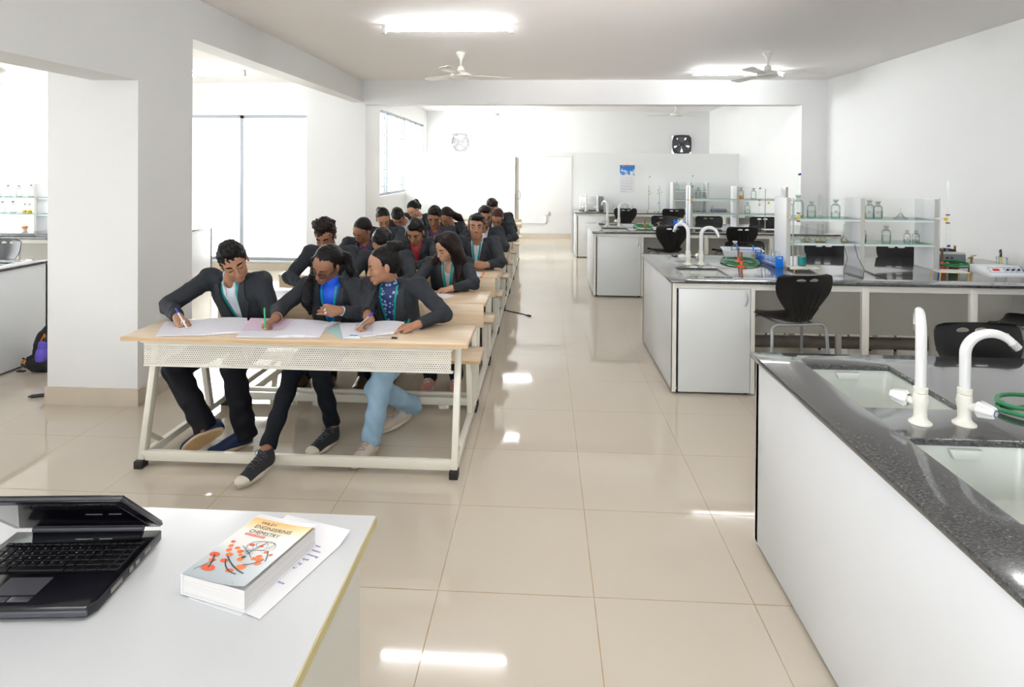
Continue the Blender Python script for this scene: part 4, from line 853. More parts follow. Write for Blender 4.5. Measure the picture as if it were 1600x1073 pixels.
hose(1.70, 5.43, 'green hose coiled round the burners on the second bench', .155, .205, 2.2, 2.6)
def gas_cock(x, y, label):
    t = thing('gas_cock', label, 'gas cock', (x, y, WZ), 0, 'brass gas cocks')
    MB().lathe([(.022, 0), (.018, .012), (.009, .016), (.009, .05), (.013, .055), (.013, .068), (.0, .07)], n=16).build('valve_body', BRASS, t)
    MB().cyl((.01, 0, .06), (-.04, -.02, .06), .006, 8).build('nozzle', BRASS, t); MB().bar((0, 0, .075), (.045, .01, .078), .009, .005).build('lever', BRASS, t); return t
gas_cock(1.865, 5.52, 'brass gas cock beside the green hose on the second bench')
burner(3.40, 5.42, 'brown burner beside the grey power supply, nearer one', .15, PI); burner(3.66, 5.66, 'brown burner behind the hose, right of the power supply', .15, PI)
hose(3.50, 5.47, 'green hose coiled before the power supply on the second bench', .14, .16, 2.2, 1.2); gas_cock(3.73, 5.55, 'brass gas cock right of the power supply')
burner(1.395, 8.60, 'orange based burner on the third bench', .14, PI); hose(1.37, 8.62, 'green hose coiled on the third bench', .14, .19, 2.1, .5); gas_cock(1.60, 8.66, 'brass gas cock on the third bench')
hose(1.705, 2.165, 'green hose loop on the nearest bench at the right picture edge', .165, .10, 1.7, 2.2)
# instruments on the right end of the second bench
t = thing('power_supply', 'grey electric instrument box behind the right burner', 'instrument', (3.46, 5.62, WZ), math.radians(-6))
MB().box((0, 0, .01), (.25, .20, .095)).build('case', mat('grey_instrument_case', (.50, .52, .53), .4), t, bevel=.004); MB().box((.0, -.004, .012), (.25, 0, .082)).build('front_panel', mat('dark_grey_front', (.20, .21, .23), .4), t)
for k, m_ in enumerate((BLACKP, ORNG, BLACKP, BLACKP)): MB().cyl((.03+k*.035, -.016, .05), (.03+k*.035, -.004, .05), .008, 10).build('terminal_knob', m_, t)
MB().box((-.003, 0, .095), (.253, .205, .10)).build('lid', PVCY, t)
t = thing('black_holder', 'black plastic burette holder lying on the power supply', 'holder', (3.56, 5.66, WZ+.10)); MB().prism([(-.09, 0), (.10, 0), (.10, .02), (.02, .03), (-.09, .02)], -.02, .02, 'y').build('holder_body', BLACKP, t, bevel=.004)
t = thing('ph_meter', 'white pH meter with red display and blue outlined front panel', 'meter', (3.44, 4.96, WZ), math.radians(2))
prof = [(-.10, .008), (.13, .008), (.13, .075), (-.03, .085), (-.085, .035), (-.10, .025)]
MB().prism(prof, -.03, .235, 'x').build('meter_case', mat('pale_instrument_case', (.78, .80, .80), .35), t, bevel=.004)
sl = Matrix.Translation((0, -.0865, .0335)) @ Matrix.Rotation(math.atan2(.05, .055), 4, 'X')
def onslope(name, mb, m):
    mb.v = [tuple(sl @ Vector(p)) for p in mb.v]; return mb.build(name, m, t)
b = MB()
for x0_, x1_ in ((-.018, .10), (.104, .145), (.149, .185), (.189, .222)): b.slab(x0_, x1_, .010, .062, .0006, .0014, [(x0_+.002, x1_-.002, .012, .060)])
onslope('blue_outline', b, mat('blue_print', (.05, .2, .55), .5)); onslope('display', MB().box((.01, .026, .0006), (.06, .048, .002)), mat('dark_red_display', (.25, .01, .01), .2, emis=(.6, .02, .02), es=.3))
for k in range(3):
    b = MB().lathe([(.009, 0), (.008, .008), (0, .009)], (.122+k*.042, .036, .0012), 14); onslope('control_knob', b, BLACKP)
t = thing('beaker', 'clear beaker holding the electrode behind the pH meter', 'beaker', (3.69, 5.14, WZ))
MB().lathe([(.036, 0), (.038, .004), (.038, .12), (.041, .124)], n=24).build('beaker_glass', GLS, t)
t = thing('electrode', 'yellow and black electrode probe standing in the clear beaker', 'probe', (3.695, 5.14, WZ+.008)); MB().tube([(0, 0, 0), (-.012, 0, .13)], .006, 10).build('probe_body', mat('yellow_sheath', (.75, .55, .05), .4), t); MB().tube([(-.012, 0, .12), (-.016, 0, .17), (-.012, 0, .18)], [.009, .010, .004], 10).build('probe_cap', BLACKP, t)
MB().tube([(-.016, 0, .17), (-.04, -.02, .12), (-.07, -.06, .04), (-.14, -.12, .004), (-.26, -.10, 0)], .0028, 6).build('probe_cable', mat('grey_cable', (.25, .25, .26), .4), t)
t = thing('socket_board', 'white socket board with grey plugs standing at the right wall', 'socket board', (3.98, 5.30, WZ)); MB().box((0, -.02, 0), (.16, .02, .11)).build('board', PVC, t, bevel=.004)
for k in range(3): MB().lathe([(.0, 0), (.02, .0), (.018, .02), (0, .022)], (.03+k*.05, -.02, .07), 14, R=Matrix.Rotation(PI/2, 3, 'X')).build('plug', mat('grey_plug', (.45, .45, .46), .4), t)
b = MB()
for k in range(3): b.tube([(.03+k*.05, -.04, .065), (.03+k*.05, -.05, .03), (.03+k*.05, -.06, .0)], .003, 6)
b.build('plug_cable', mat('grey_cable', (.25, .25, .26), .4), t)
t = thing('cable_run', 'thin black cables hanging from the rack and lying on the second worktop', 'cable', (2.45, 5.10, WZ))
MB().tube([(-.0, .05, .21), (.01, .0, .10), (-.05, -.06, .004), (-.02, -.30, .003)], .002, 6).build('cable', BLACKP, t)
MB().tube([(.12, .12, .21), (.13, .08, .10), (.16, .03, .004), (.15, -.1, .003), (.13, -.35, .003)], .0025, 6).build('cable', BLACKP, t)
t = thing('red_hose', 'thick red hose hanging under the right end of the second bench', 'hose', (3.93, 5.0, .5)); MB().tube([(.10, .2, .28), (.03, .1, .25), (.02, .0, .15), (-.04, -.05, .08), (-.08, -.08, .06)], .02, 12).build('hose', mat('dark_red_rubber', (.45, .03, .03), .35), t)
MB().tube([(.02, -.02, .24), (-.06, .02, .16), (-.12, .05, .10)], .006, 6).build('thin_hose', mat('grey_cable', (.25, .25, .26), .4), t)
t = thing('printer_box', 'white instrument box with grey side on the far bench, by the partition', 'instrument', (.68, 11.93, WZ)); MB().box((0, 0, .01), (.36, .24, .27)).build('white_case', PVC, t, bevel=.006); MB().box((.36, .01, .01), (.46, .24, .27)).build('grey_side', mat('mid_grey_case', (.22, .22, .23), .4), t, bevel=.004)
MB().box((.0, -.003, .0), (.46, .24, .012)).build('dark_foot', BLACKP, t)
for i, x in enumerate((1.36, 1.46, 1.56, 1.66)):
    t = thing('beaker', 'faint clear beaker on the far bench, %s from the left' % ['first', 'second', 'third', 'fourth'][i], 'beaker', (x, 11.95, WZ), 0, 'clear beakers on the far bench'); MB().lathe([(.04, 0), (.042, .004), (.042, .11), (.046, .114)], n=20).build('beaker_glass', GLS, t)
t = thing('lab_meter', 'dark instrument with blue probe on the far bench right end', 'meter', (3.18, 11.75, WZ)); MB().box((0, 0, 0), (.26, .15, .07)).build('case', mat('dark_grey_front', (.20, .21, .23), .4), t, bevel=.004); MB().tube([(-.02, .05, .0), (.0, .05, .12), (.04, .05, .10)], .006, 8).build('probe', mat('blue_print', (.05, .2, .55), .5), t)
# ---------------------------------------------------------------- moulded chairs
def make_chair():
    t = thing('moulded_chair', 'black moulded chair', 'chair', (0, 0, 0), 0, 'black moulded plastic lab chairs')
    zs = .60; prof = []      # (y, z, half width)
    ctr = [(.25, zs-.020, .185), (.235, zs-.004, .198), (.15, zs+.002, .205), (.05, zs-.002, .185), (-.05, zs-.006, .140), (-.11, zs-.004, .100), (-.150, zs+.012, .088), (-.172, zs+.045, .092), (-.182, zs+.09, .115), (-.190, zs+.14, .150), (-.200, zs+.19, .180), (-.208, zs+.235, .194), (-.216, zs+.28, .196), (-.224, zs+.315, .190), (-.228, zs+.332, .176), (-.2295, zs+.342, .150)]
    N, Mx = 64, 44
    def cr(p, q): 
        i = min(int(q), len(p)-2); f = q-i; a = p[max(i-1, 0)]; b_1 = p[i]; c = p[i+1]; d_ = p[min(i+2, len(p)-1)]
        return [.5*((2*b_1[k])+(-a[k]+c[k])*f+(2*a[k]-5*b_1[k]+4*c[k]-d_[k])*f*f+(-a[k]+3*b_1[k]-3*c[k]+d_[k])*f**3) for k in range(3)]
    T_, B_ = [], []
    for i in range(N+1):
        q = i/N*(len(ctr)-1); y, z, hw_ = cr(ctr, q); y2, z2, _ = cr(ctr, min(q+.05, len(ctr)-1)); y1, z1, _ = cr(ctr, max(q-.05, 0)); ty, tz = y2-y1, z2-z1; l_ = math.hypot(ty, tz); ny, nz_ = tz/l_, -ty/l_     # outward/back normal
        if ny > 0 and q > 6: ny, nz_ = -ny, -nz_
        if q <= 6 and nz_ > 0: ny, nz_ = -ny, -nz_
        rt, rb = [], []
        for j in range(Mx+1):
            s = j/Mx*2-1; x = s*hw_*1.05; cup = (.020 if q < 5 else .035 if q > 8 else .028)*(s*s); rib = 0
            if 5.2 < q < 11.2 and abs(s) < .86: rib = .0048*max(0, math.cos(s/.86*PI*6.0))*min(1, (q-5.2), (11.2-q))
            base = Vector((x, y-ny*cup, z-nz_*cup)); rt.append(tuple(base)); rb.append(tuple(base+Vector((0, ny, nz_))*(.006+rib)))
        T_.append(rt); B_.append(rb)
    b = MB().grid([r_[::-1] for r_ in T_]); b.grid(B_)
    b.grid([T_[0], B_[0]]); b.grid([T_[-1], B_[-1]]); b.grid([[r_[0] for r_ in T_], [r_[0] for r_ in B_]]); b.grid([[r_[-1] for r_ in T_], [r_[-1] for r_ in B_]])
    sh = b.build('shell', mat('black_chair_plastic', (.006, .006, .0065), .32, spec=.35), t, ang=50)
    cut = MB()
    for s in (-1, 1):
        ring = [(s*.046+.034*math.cos(q), .305+zs+.0105*math.sin(q)*(1+.3*math.sin(q)*1)) for q in [k*PI/14 for k in range(28)]]
        cut.prism(ring, -.35, -.12, 'y')
    co = cut.build('cut', BLACKP); md = sh.modifiers.new('b', 'BOOLEAN'); md.operation = 'DIFFERENCE'; md.object = co; md.solver = 'EXACT'
    dg = bpy.context.evaluated_depsgraph_get(); me = bpy.data.meshes.new_from_object(sh.evaluated_get(dg)); sh.modifiers.clear(); sh.data = me; me.shade_smooth(); me.set_sharp_from_angle(angle=math.radians(50)); bpy.data.objects.remove(co)
    for y, sg in ((-.12, -1), (.16, 1)):
        z1 = zs-.022; pts = [(-.225, y+sg*.055, 0), (-.200, y+.01*sg, z1-.05)]+[(-.200+.045*(1-math.cos(a)), y, z1-.045+.045*math.sin(a)) for a in (.4, .8, 1.2, 1.57)]
        pts = pts+[(-p[0], p[1], p[2]) for p in pts[::-1]]; MB().tube(pts, .011, 10).build('rear_leg_pair' if sg < 0 else 'front_leg_pair', TUBE, t)
    for sx in (-.12, .12): MB().cyl((sx, -.12, zs-.022), (sx, .16, zs-.022), .009, 8).build('seat_bar', TUBE, t)
    b = MB()
    for sx in (-.225, .225):
        for y in (-.175, .215): b.cyl((sx, y, 0), (sx, y, .02), .013, 8)
    b.build('foot_cap', RUB, t)
    return t
ch = make_chair(); ch.location = (1.765, 4.50, 0); ch.rotation_euler = (0, 0, math.radians(9)); ch['label'] = 'black ribbed chair before the second bench, its whole back towards the camera, nearest one'
for x, y, r, l in ((2.05, 2.80, 183, 'black chair at the back of the nearest bench, only its backrest top showing'), (3.44, 4.40, 40, 'black chair cut by the right picture edge, below the pH meter'),
    (1.60, 8.02, 4, 'black ribbed chair before the third bench, left one, behind the taps'), (2.46, 8.02, 8, 'black ribbed chair before the third bench, behind the white tray'),
    (2.02, 6.04, 186, 'black chair behind the second bench, its top behind the tray'), (2.78, 6.02, 180, 'black chair behind the second bench, seen through the left rack bay'), (3.47, 6.02, 178, 'black chair behind the second bench, seen through the right rack bay'),
    (1.84, 9.30, 180, 'black chair behind the third bench, left of its blue rack'), (2.51, 9.30, 180, 'black chair behind the third bench, seen under the rack left bay'), (3.32, 9.30, 180, 'black chair behind the third bench, at the rack right end'),
    (1.47, 11.40, 0, 'black chair before the far bench, nearest the white instrument box'), (2.32, 11.40, 4, 'black chair before the far bench, behind the third bench blue rack'),
    (-5.22, 5.42, 170, 'black chair in the left bay, a dark sliver at the picture edge')):
    dup(ch, (x, y, 0), math.radians(r), l)
# ---------------------------------------------------------------- backpack in the left bay
t = thing('backpack', 'black backpack with orange piping slumped against the left bay cabinet', 'backpack', (-4.03, 4.72, 0))
BK = mat('black_nylon', (.010, .012, .016), .6, bump=.4, bscale=40); NAVY = mat('navy_nylon', (.02, .04, .09), .6)
def blob(name, c, r, m, parent, rot=None, n=20, k=8, noise=.0, sq=1.0, seed=0):
    rnd = random.Random(seed); P = []
    for i in range(n+1):
        th = PI*i/n; row = []
        for j in range(n*2):
            ph = PI*j/n; v = Vector((math.sin(th)*math.cos(ph), math.sin(th)*math.sin(ph), math.cos(th)))
            v = Vector([math.copysign(abs(a)**sq, a) for a in v]); v = Vector((v.x*r[0], v.y*r[1], v.z*r[2]))*(1+noise*math.sin(k*v.x*20+seed)*math.cos(k*v.z*17+seed))
            if rot is not None: v = rot @ v
            row.append(tuple(v+Vector(c)))
        P.append(row)
    return MB().grid(P, cv=True).build(name, m, parent, ang=80)
blob('bag_body', (.03, .08, .17), (.15, .10, .19), BK, t, Matrix.Rotation(.25, 3, 'Y'), noise=.06, sq=.75); blob('front_pocket', (-.0, -.01, .07), (.13, .07, .07), BK, t, noise=.08, sq=.8, seed=2)
MB().tube([(-.12, -.03, .03), (-.15, -.04, .06), (-.13, -.05, .11), (-.10, -.05, .09), (-.11, -.03, .04)], .009, 8).build('strap', BK, t); MB().tube([(-.13, -.06, .075), (-.125, -.065, .105), (-.105, -.062, .10), (-.10, -.055, .08)], .006, 8).build('orange_buckle', mat('orange_webbing', (.9, .30, .02), .5), t)
MB().tube([(-.03, -.005, .20), (-.01, -.015, .25), (.02, -.02, .30), (.03, -.02, .24)], .007, 8).build('orange_piping', mat('orange_webbing', (.9, .30, .02), .5), t); blob('side_panel', (.07, .0, .24), (.05, .06, .08), NAVY, t)
MB().box((-.19, -.05, .0), (-.13, -.02, .008)).build('strap_end', BK, t)
t = thing('water_bottle', 'purple water bottle in the backpack side pocket', 'bottle', (-4.0, 4.655, .10)); MB().lathe([(.035, 0), (.042, .02), (.042, .07), (.036, .09), (.030, .10), (.031, .105), (.031, .150), (.028, .153)], n=24, R=Matrix.Rotation(.12, 3, 'Y')).build('bottle_body', mat('purple_plastic', (.14, .10, .62), .35), t)
t = thing('marker_pen', 'black marker pen on the floor beside the near white pillar', 'pen', (-3.60, 4.18, .012), math.radians(25)); MB().tube([(-.07, 0, 0), (-.05, 0, 0)], [.004, .011], 8).tube([(-.05, 0, 0), (.08, 0, 0)], .012, 10).build('barrel', BLACKP, t)
# ---------------------------------------------------------------- smooth solid modelling for the people
def V3(*a): return np.array(a, dtype=np.float64)
def unit(v): v = np.asarray(v, float); return v/max(1e-9, np.linalg.norm(v))
class Solid:
    """list of rounded cones and ellipsoids joined, cut and blended smoothly, then meshed"""
    def __init__(s): s.p = []; s.disp = []
    def cone(s, a, b, r1, r2=None, k=.012, op='u'): s.p.append(('c', np.asarray(a, float), np.asarray(b, float), r1, r1 if r2 is None else r2, k, op)); return s
    def ell(s, c, r, R=None, k=.012, op='u'): s.p.append(('e', np.asarray(c, float), np.asarray(r, float), np.eye(3) if R is None else np.asarray(R, float), None, k, op)); return s
    def fn(s, f, k=.006, op='s'): s.p.append(('f', f, None, None, None, k, op)); return s
    def copy(s): q = Solid(); q.p = list(s.p); q.disp = list(s.disp); return q
    def _one(s, q, P):
        if q[0] == 'c':
            a, b, r1, r2 = q[1:5]; ba = b-a; l2 = max(ba @ ba, 1e-12); pa = P-a; t = np.clip(pa @ ba/l2, 0, 1)
            return np.sqrt(((pa-t[:, None]*ba)**2).sum(1))-(r1+(r2-r1)*t)
        if q[0] == 'e':
            c, r, R = q[1:4]; L_ = (P-c) @ R; k0 = np.sqrt(((L_/r)**2).sum(1)); k1 = np.sqrt(((L_/(r*r))**2).sum(1))
            return k0*(k0-1)/np.maximum(k1, 1e-6)
        return q[1](P)
    def ev(s, P, band=None):
        P = np.asarray(P, float); d = np.full(len(P), 9.0)
        for q in s.p:
            k = max(q[5], 1e-4); m = None
            if q[0] != 'f' and len(P) > 4000 and band is not None:
                if q[0] == 'c': rr = max(q[3], q[4]); lo = np.minimum(q[1], q[2])-rr-k-band; hi = np.maximum(q[1], q[2])+rr+k+band
                else: rr = q[2].max(); lo = q[1]-rr-k-band; hi = q[1]+rr+k+band
                m = np.nonzero(((P > lo) & (P < hi)).all(1))[0]
                if len(m) == 0: continue
            X = P if m is None else P[m]; dp = s._one(q, X); dc = d if m is None else d[m]
            if q[6] == 'u':
                h = np.maximum(k-np.abs(dc-dp), 0)/k; v = np.minimum(dc, dp)-h*h*k*.25
            else:
                if q[6] == 's': dp = -dp
                h = np.maximum(k-np.abs(dc-dp), 0)/k; v = np.maximum(dc, dp)+h*h*k*.25
            if m is None: d = v
            else: d[m] = v
        for f in s.disp: d = d+f(P)
        return d
    def bounds(s):
        lo, hi = [], []
        for q in s.p:
            if q[6] != 'u' or q[0] == 'f': continue
            if q[0] == 'c': rr = max(q[3], q[4]); lo.append(np.minimum(q[1], q[2])-rr); hi.append(np.maximum(q[1], q[2])+rr)
            else: rr = q[2].max(); lo.append(q[1]-rr); hi.append(q[1]+rr)
        return np.min(lo, 0)-.02, np.max(hi, 0)+.02
    def mesh(s, h):
        lo, hi = s.bounds(); C4 = 4; n = np.ceil((hi-lo)/(h*C4)).astype(int)+1
        g = [lo[i]+np.arange(n[i]+1)*h*C4 for i in range(3)]
        G = np.stack(np.meshgrid(*g, indexing='ij'), -1).reshape(-1, 3); Dc = s.ev(G, h*C4*2.2).reshape(n+1)
        mn = np.abs(Dc[:-1, :-1, :-1]); sg0 = Dc[:-1, :-1, :-1]
        for a in (0, 1):
            for b in (0, 1):
                for c in (0, 1): mn = np.minimum(mn, np.abs(Dc[a:n[0]+a, b:n[1]+b, c:n[2]+c]))
        act = mn < h*C4*1.5
        F = n*C4; D = np.repeat(np.repeat(np.repeat(np.where(sg0 < 0, -1., 1.).astype(np.float32), C4, 0), C4, 1), C4, 2)
        M = np.repeat(np.repeat(np.repeat(act, C4, 0), C4, 1), C4, 2)
        I = np.argwhere(M); P = lo+I*h; val = np.empty(len(P), np.float32)
        for i in range(0, len(P), 400000): val[i:i+400000] = s.ev(P[i:i+400000], h*C4*2)
        D[M] = val
        # surface nets
        sg = D < 0; cnt = np.zeros([x-1 for x in F], np.uint8)
        for a in (0, 1):
            for b in (0, 1):
                for c in (0, 1): cnt += sg[a:F[0]-1+a, b:F[1]-1+b, c:F[2]-1+c]
        mix = (cnt > 0) & (cnt < 8); cells = np.argwhere(mix); idx = np.full(mix.shape, -1, np.int32); idx[mix] = np.arange(len(cells))
        acc = np.zeros((len(cells), 3)); num = np.zeros(len(cells)); cs = {}
        for a in (0, 1):
            for b in (0, 1):
                for c in (0, 1): cs[a, b, c] = D[cells[:, 0]+a, cells[:, 1]+b, cells[:, 2]+c].astype(float)
        for ax in range(3):
            for u in (0, 1):
                for v in (0, 1):
                    p0 = [0, 0, 0]; o_ = [i for i in range(3) if i != ax]; p0[o_[0]] = u; p0[o_[1]] = v; p1 = list(p0); p1[ax] = 1
                    d0, d1 = cs[tuple(p0)], cs[tuple(p1)]; m = (d0 < 0) != (d1 < 0); t = np.where(m, d0/np.where(m, d0-d1, 1), 0)
                    q = np.tile(np.array(p0, float), (len(cells), 1)); q[:, ax] += t; acc += q*m[:, None]; num += m
        V = lo+(cells+acc/np.maximum(num, 1)[:, None])*h; Q = []
        for ax in range(3):
            o_ = [i for i in range(3) if i != ax]; sl0 = [slice(1, F[i]-1) for i in range(3)]; sl1 = list(sl0); sl0[ax] = slice(0, F[ax]-1); sl1[ax] = slice(1, F[ax])
            A, B = sg[tuple(sl0)], sg[tuple(sl1)]; E_ = np.argwhere(A != B)
            if len(E_) == 0: continue
            base = E_.copy(); base[:, o_[0]] += 1; base[:, o_[1]] += 1; f = A[tuple(E_.T)]
            def cell(du, dv): c = base.copy(); c[:, o_[0]] -= du; c[:, o_[1]] -= dv; return idx[tuple(c.T)]
            q = np.stack([cell(0, 0), cell(1, 0), cell(1, 1), cell(0, 1)], 1); fl = f if ax != 1 else ~f; q[~fl] = q[~fl][:, ::-1]; Q.append(q)
        Q = np.concatenate(Q); Q = Q[(Q >= 0).all(1)]
        return V, Q
def np_mesh(name, V, Q, m, parent, origin, attr=None):
    me = bpy.data.meshes.new(name); me.vertices.add(len(V)); me.vertices.foreach_set('co', (V-origin).astype(np.float32).ravel())
    me.loops.add(Q.size); me.loops.foreach_set('vertex_index', Q.ravel().astype(np.int32)); me.polygons.add(len(Q)); me.polygons.foreach_set('loop_start', np.arange(0, Q.size, 4, dtype=np.int32))
    me.polygons.foreach_set('loop_total', np.full(len(Q), 4, np.int32)); me.update(calc_edges=True); me.validate()
    if attr is not None:
        a = me.color_attributes.new('Tint', 'FLOAT_COLOR', 'POINT'); a.data.foreach_set('color', np.concatenate([attr, np.ones((len(V), 1))], 1).astype(np.float32).ravel())
    me.shade_smooth(); me.materials.append(m); o = bpy.data.objects.new(name, me); C.objects.link(o); o.parent = parent
    return o
def drape(sol, O, a, b, d, UV, off=.003, start=.25, depth=.45, n=70):
    """drop points of a flat outline onto a solid along direction d; UV is (N,2)"""
    UV = np.asarray(UV, float); P0 = O+UV[:, :1]*a+UV[:, 1:2]*b-d*start; ts = np.linspace(0, depth, n); D = np.stack([sol.ev(P0+d*t) for t in ts], 1)-off
    hit = D < 0; i = hit.argmax(1); i = np.where(hit.any(1), i, n//2); i = np.clip(i, 1, n-1); r = np.arange(len(UV)); d0, d1 = D[r, i-1], D[r, i]
    t = ts[i-1]+(ts[i]-ts[i-1])*np.clip(d0/np.where(np.abs(d0-d1) < 1e-9, 1, d0-d1), 0, 1); return P0+d*t[:, None]
def patch(name, sol, O, a, b, d, rows, th, m, parent, origin, off=.002, start=.25, depth=.45):
    nu, nv = len(rows), len(rows[0]); UV = [p for r_ in rows for p in r_]; P = drape(sol, O, a, b, d, UV, off, start, depth); T = P-d*th
    P, T = P.reshape(nu, nv, 3)-origin, T.reshape(nu, nv, 3)-origin; mb = MB(); P = P.tolist(); T = T.tolist()
    mb.grid(T); mb.grid([r_[::-1] for r_ in P]); mb.grid([T[0], P[0]]); mb.grid([T[-1], P[-1]]); mb.grid([[r_[0] for r_ in T], [r_[0] for r_ in P]]); mb.grid([[r_[-1] for r_ in T], [r_[-1] for r_ in P]])
    return mb.build(name, m, parent, ang=60)
def strip(pts, w, n=24):
    """rows of a band of width w along a 2D polyline"""
    pts = np.asarray(pts, float); L_ = np.r_[0, np.cumsum(np.linalg.norm(np.diff(pts, axis=0), axis=1))]; t = np.linspace(0, L_[-1], n); q = np.stack([np.interp(t, L_, pts[:, 0]), np.interp(t, L_, pts[:, 1])], 1)
    g = np.gradient(q, axis=0); g /= np.linalg.norm(g, axis=1)[:, None]; nn = np.stack([-g[:, 1], g[:, 0]], 1); w = np.interp(np.linspace(0, 1, n), np.linspace(0, 1, len(w)), w) if hasattr(w, '__len__') else np.full(n, w)
    return [[tuple(q[i]-nn[i]*w[i]/2), tuple(q[i]), tuple(q[i]+nn[i]*w[i]/2)] for i in range(n)]
# materials for people
def skin_mat(name, col):
    m, n, b = _nt(name); a = n.nodes.new('ShaderNodeVertexColor'); a.layer_name = 'Tint'; x = n.nodes.new('ShaderNodeMix'); x.data_type = 'RGBA'; x.blend_type = 'MULTIPLY'; x.inputs[0].default_value = 1
    x.inputs[6].default_value = (*col, 1); n.links.new(a.outputs[0], x.inputs[7]); n.links.new(x.outputs[2], b.inputs['Base Color']); b.inputs['Roughness'].default_value = .48
    b.inputs['Subsurface Weight'].default_value = .08; b.inputs['Subsurface Radius'].default_value = (.01, .004, .002); b.inputs['Subsurface Scale'].default_value = .5
    return m
SK = {'mid': skin_mat('brown_skin', (.40, .20, .115)), 'dark': skin_mat('dark_brown_skin', (.29, .135, .075)), 'light': skin_mat('light_brown_skin', (.56, .31, .20))}
def hair_mat(name, col):
    m, n, b = _nt(name); L = n.links; tc = n.nodes.new('ShaderNodeTexCoord'); mp = n.nodes.new('ShaderNodeMapping'); mp.inputs['Scale'].default_value = (1, 1, .16); L.new(tc.outputs['Object'], mp.inputs[0])
    t = n.nodes.new('ShaderNodeTexNoise'); t.inputs['Scale'].default_value = 260; t.inputs['Detail'].default_value = 3; L.new(mp.outputs[0], t.inputs[0]); q = n.nodes.new('ShaderNodeBump'); q.inputs['Strength'].default_value = .7; q.inputs['Distance'].default_value = .004
    L.new(t.outputs[0], q.inputs['Height']); L.new(q.outputs[0], b.inputs['Normal']); r = n.nodes.new('ShaderNodeMix'); r.data_type = 'RGBA'; r.inputs[6].default_value = (*[c*.5 for c in col], 1); r.inputs[7].default_value = (*[c*1.6 for c in col], 1)
    L.new(t.outputs[0], r.inputs[0]); L.new(r.outputs[2], b.inputs['Base Color']); b.inputs['Roughness'].default_value = .42; b.inputs['Specular IOR Level'].default_value = .18; return m
HAIRB = hair_mat('black_hair', (.006, .005, .005)); HAIRD = hair_mat('dark_brown_hair', (.014, .007, .006))
WOOL = mat('charcoal_suit_wool', (.027, .031, .038), .8, spec=.3, bump=.25, bscale=900, vary=.12, vscale=5); WOOL2 = mat('charcoal_lapel_wool', (.024, .028, .034), .75, bump=.2, bscale=900)
TROU = mat('black_suit_trousers', (.006, .0065, .010), .75, spec=.25, vary=.1); JEANB = mat('blue_black_jeans', (.004, .006, .012), .75, spec=.25, vary=.15); JEANL = mat('light_blue_jeans', (.30, .46, .60), .75, vary=.12, vscale=9); BRTROU = mat('brown_trousers', (.11, .075, .06), .7)
SHW = mat('white_shirt', (.66, .70, .78), .6, vary=.05); SHB = mat('royal_blue_top', (.01, .10, .75), .6); SHR = mat('crimson_shirt', (.45, .02, .045), .6); SHG = mat('grey_printed_top', (.52, .52, .52), .6, vary=.2, vscale=40)
def print_mat(name, base, spot, scale=55, th=.52):
    m, n, b = _nt(name); L = n.links; tc = n.nodes.new('ShaderNodeTexCoord'); t = n.nodes.new('ShaderNodeTexVoronoi'); t.inputs['Scale'].default_value = scale; L.new(tc.outputs['Object'], t.inputs[0])
    n2 = n.nodes.new('ShaderNodeTexNoise'); n2.inputs['Scale'].default_value = scale*2.2; L.new(tc.outputs['Object'], n2.inputs[0]); v = nodes_math(n, 'ADD', t.outputs[0], nodes_math(n, 'MULTIPLY', n2.outputs[0], .5)); v = nodes_math(n, 'LESS_THAN', v, th)
    r = n.nodes.new('ShaderNodeMix'); r.data_type = 'RGBA'; r.inputs[6].default_value = (*base, 1); r.inputs[7].default_value = (*spot, 1); L.new(v, r.inputs[0]); L.new(r.outputs[2], b.inputs['Base Color']); b.inputs['Roughness'].default_value = .6; return m
SHF = print_mat('navy_flower_print', (.012, .03, .12), (.28, .42, .62), 42, .62); SHP = print_mat('red_blue_check', (.02, .02, .10), (.50, .02, .07), 70, .62); TEAL = mat('teal_lanyard', (.0, .30, .29), .4)
EYEW = mat('eye_white', (.55, .52, .50), .2); EYED = mat('dark_iris', (.02, .01, .008), .1); BROWM = mat('dark_eyebrow', (.006, .004, .003), .9, spec=.1); GLASSF = mat('black_spectacle_frame', (.01, .01, .012), .3)
SOLEW = mat('off_white_rubber_sole', (.72, .66, .55), .5, vary=.06); CANV = mat('black_canvas', (.018, .020, .024), .7); BEIGE = mat('beige_canvas', (.58, .50, .42), .7, vary=.08); PINKC = mat('dusty_pink_canvas', (.55, .26, .22), .7); NAVYC = mat('navy_canvas', (.007, .022, .075), .7); GREYC = mat('grey_canvas', (.20, .19, .18), .7); TANSOLE = mat('tan_sole', (.50, .32, .15), .6, vary=.15, vscale=14); WHC = mat('white_cloth_lace', (.75, .74, .72), .6)
WAVE = lambda A, w, ph=0: (lambda P: A*(np.sin(P[:, 0]*w+1.3*np.sin(P[:, 2]*w*.7+ph))*np.sin(P[:, 1]*w*.9+ph)+.6*np.sin(P[:, 2]*w*1.4+P[:, 0]*w*.6+ph)))
def frame(f, up):
    f = unit(f); up = np.asarray(up, float); u = unit(up-f*(up @ f)); l = np.cross(u, f)      # person's left
    return l, f, u
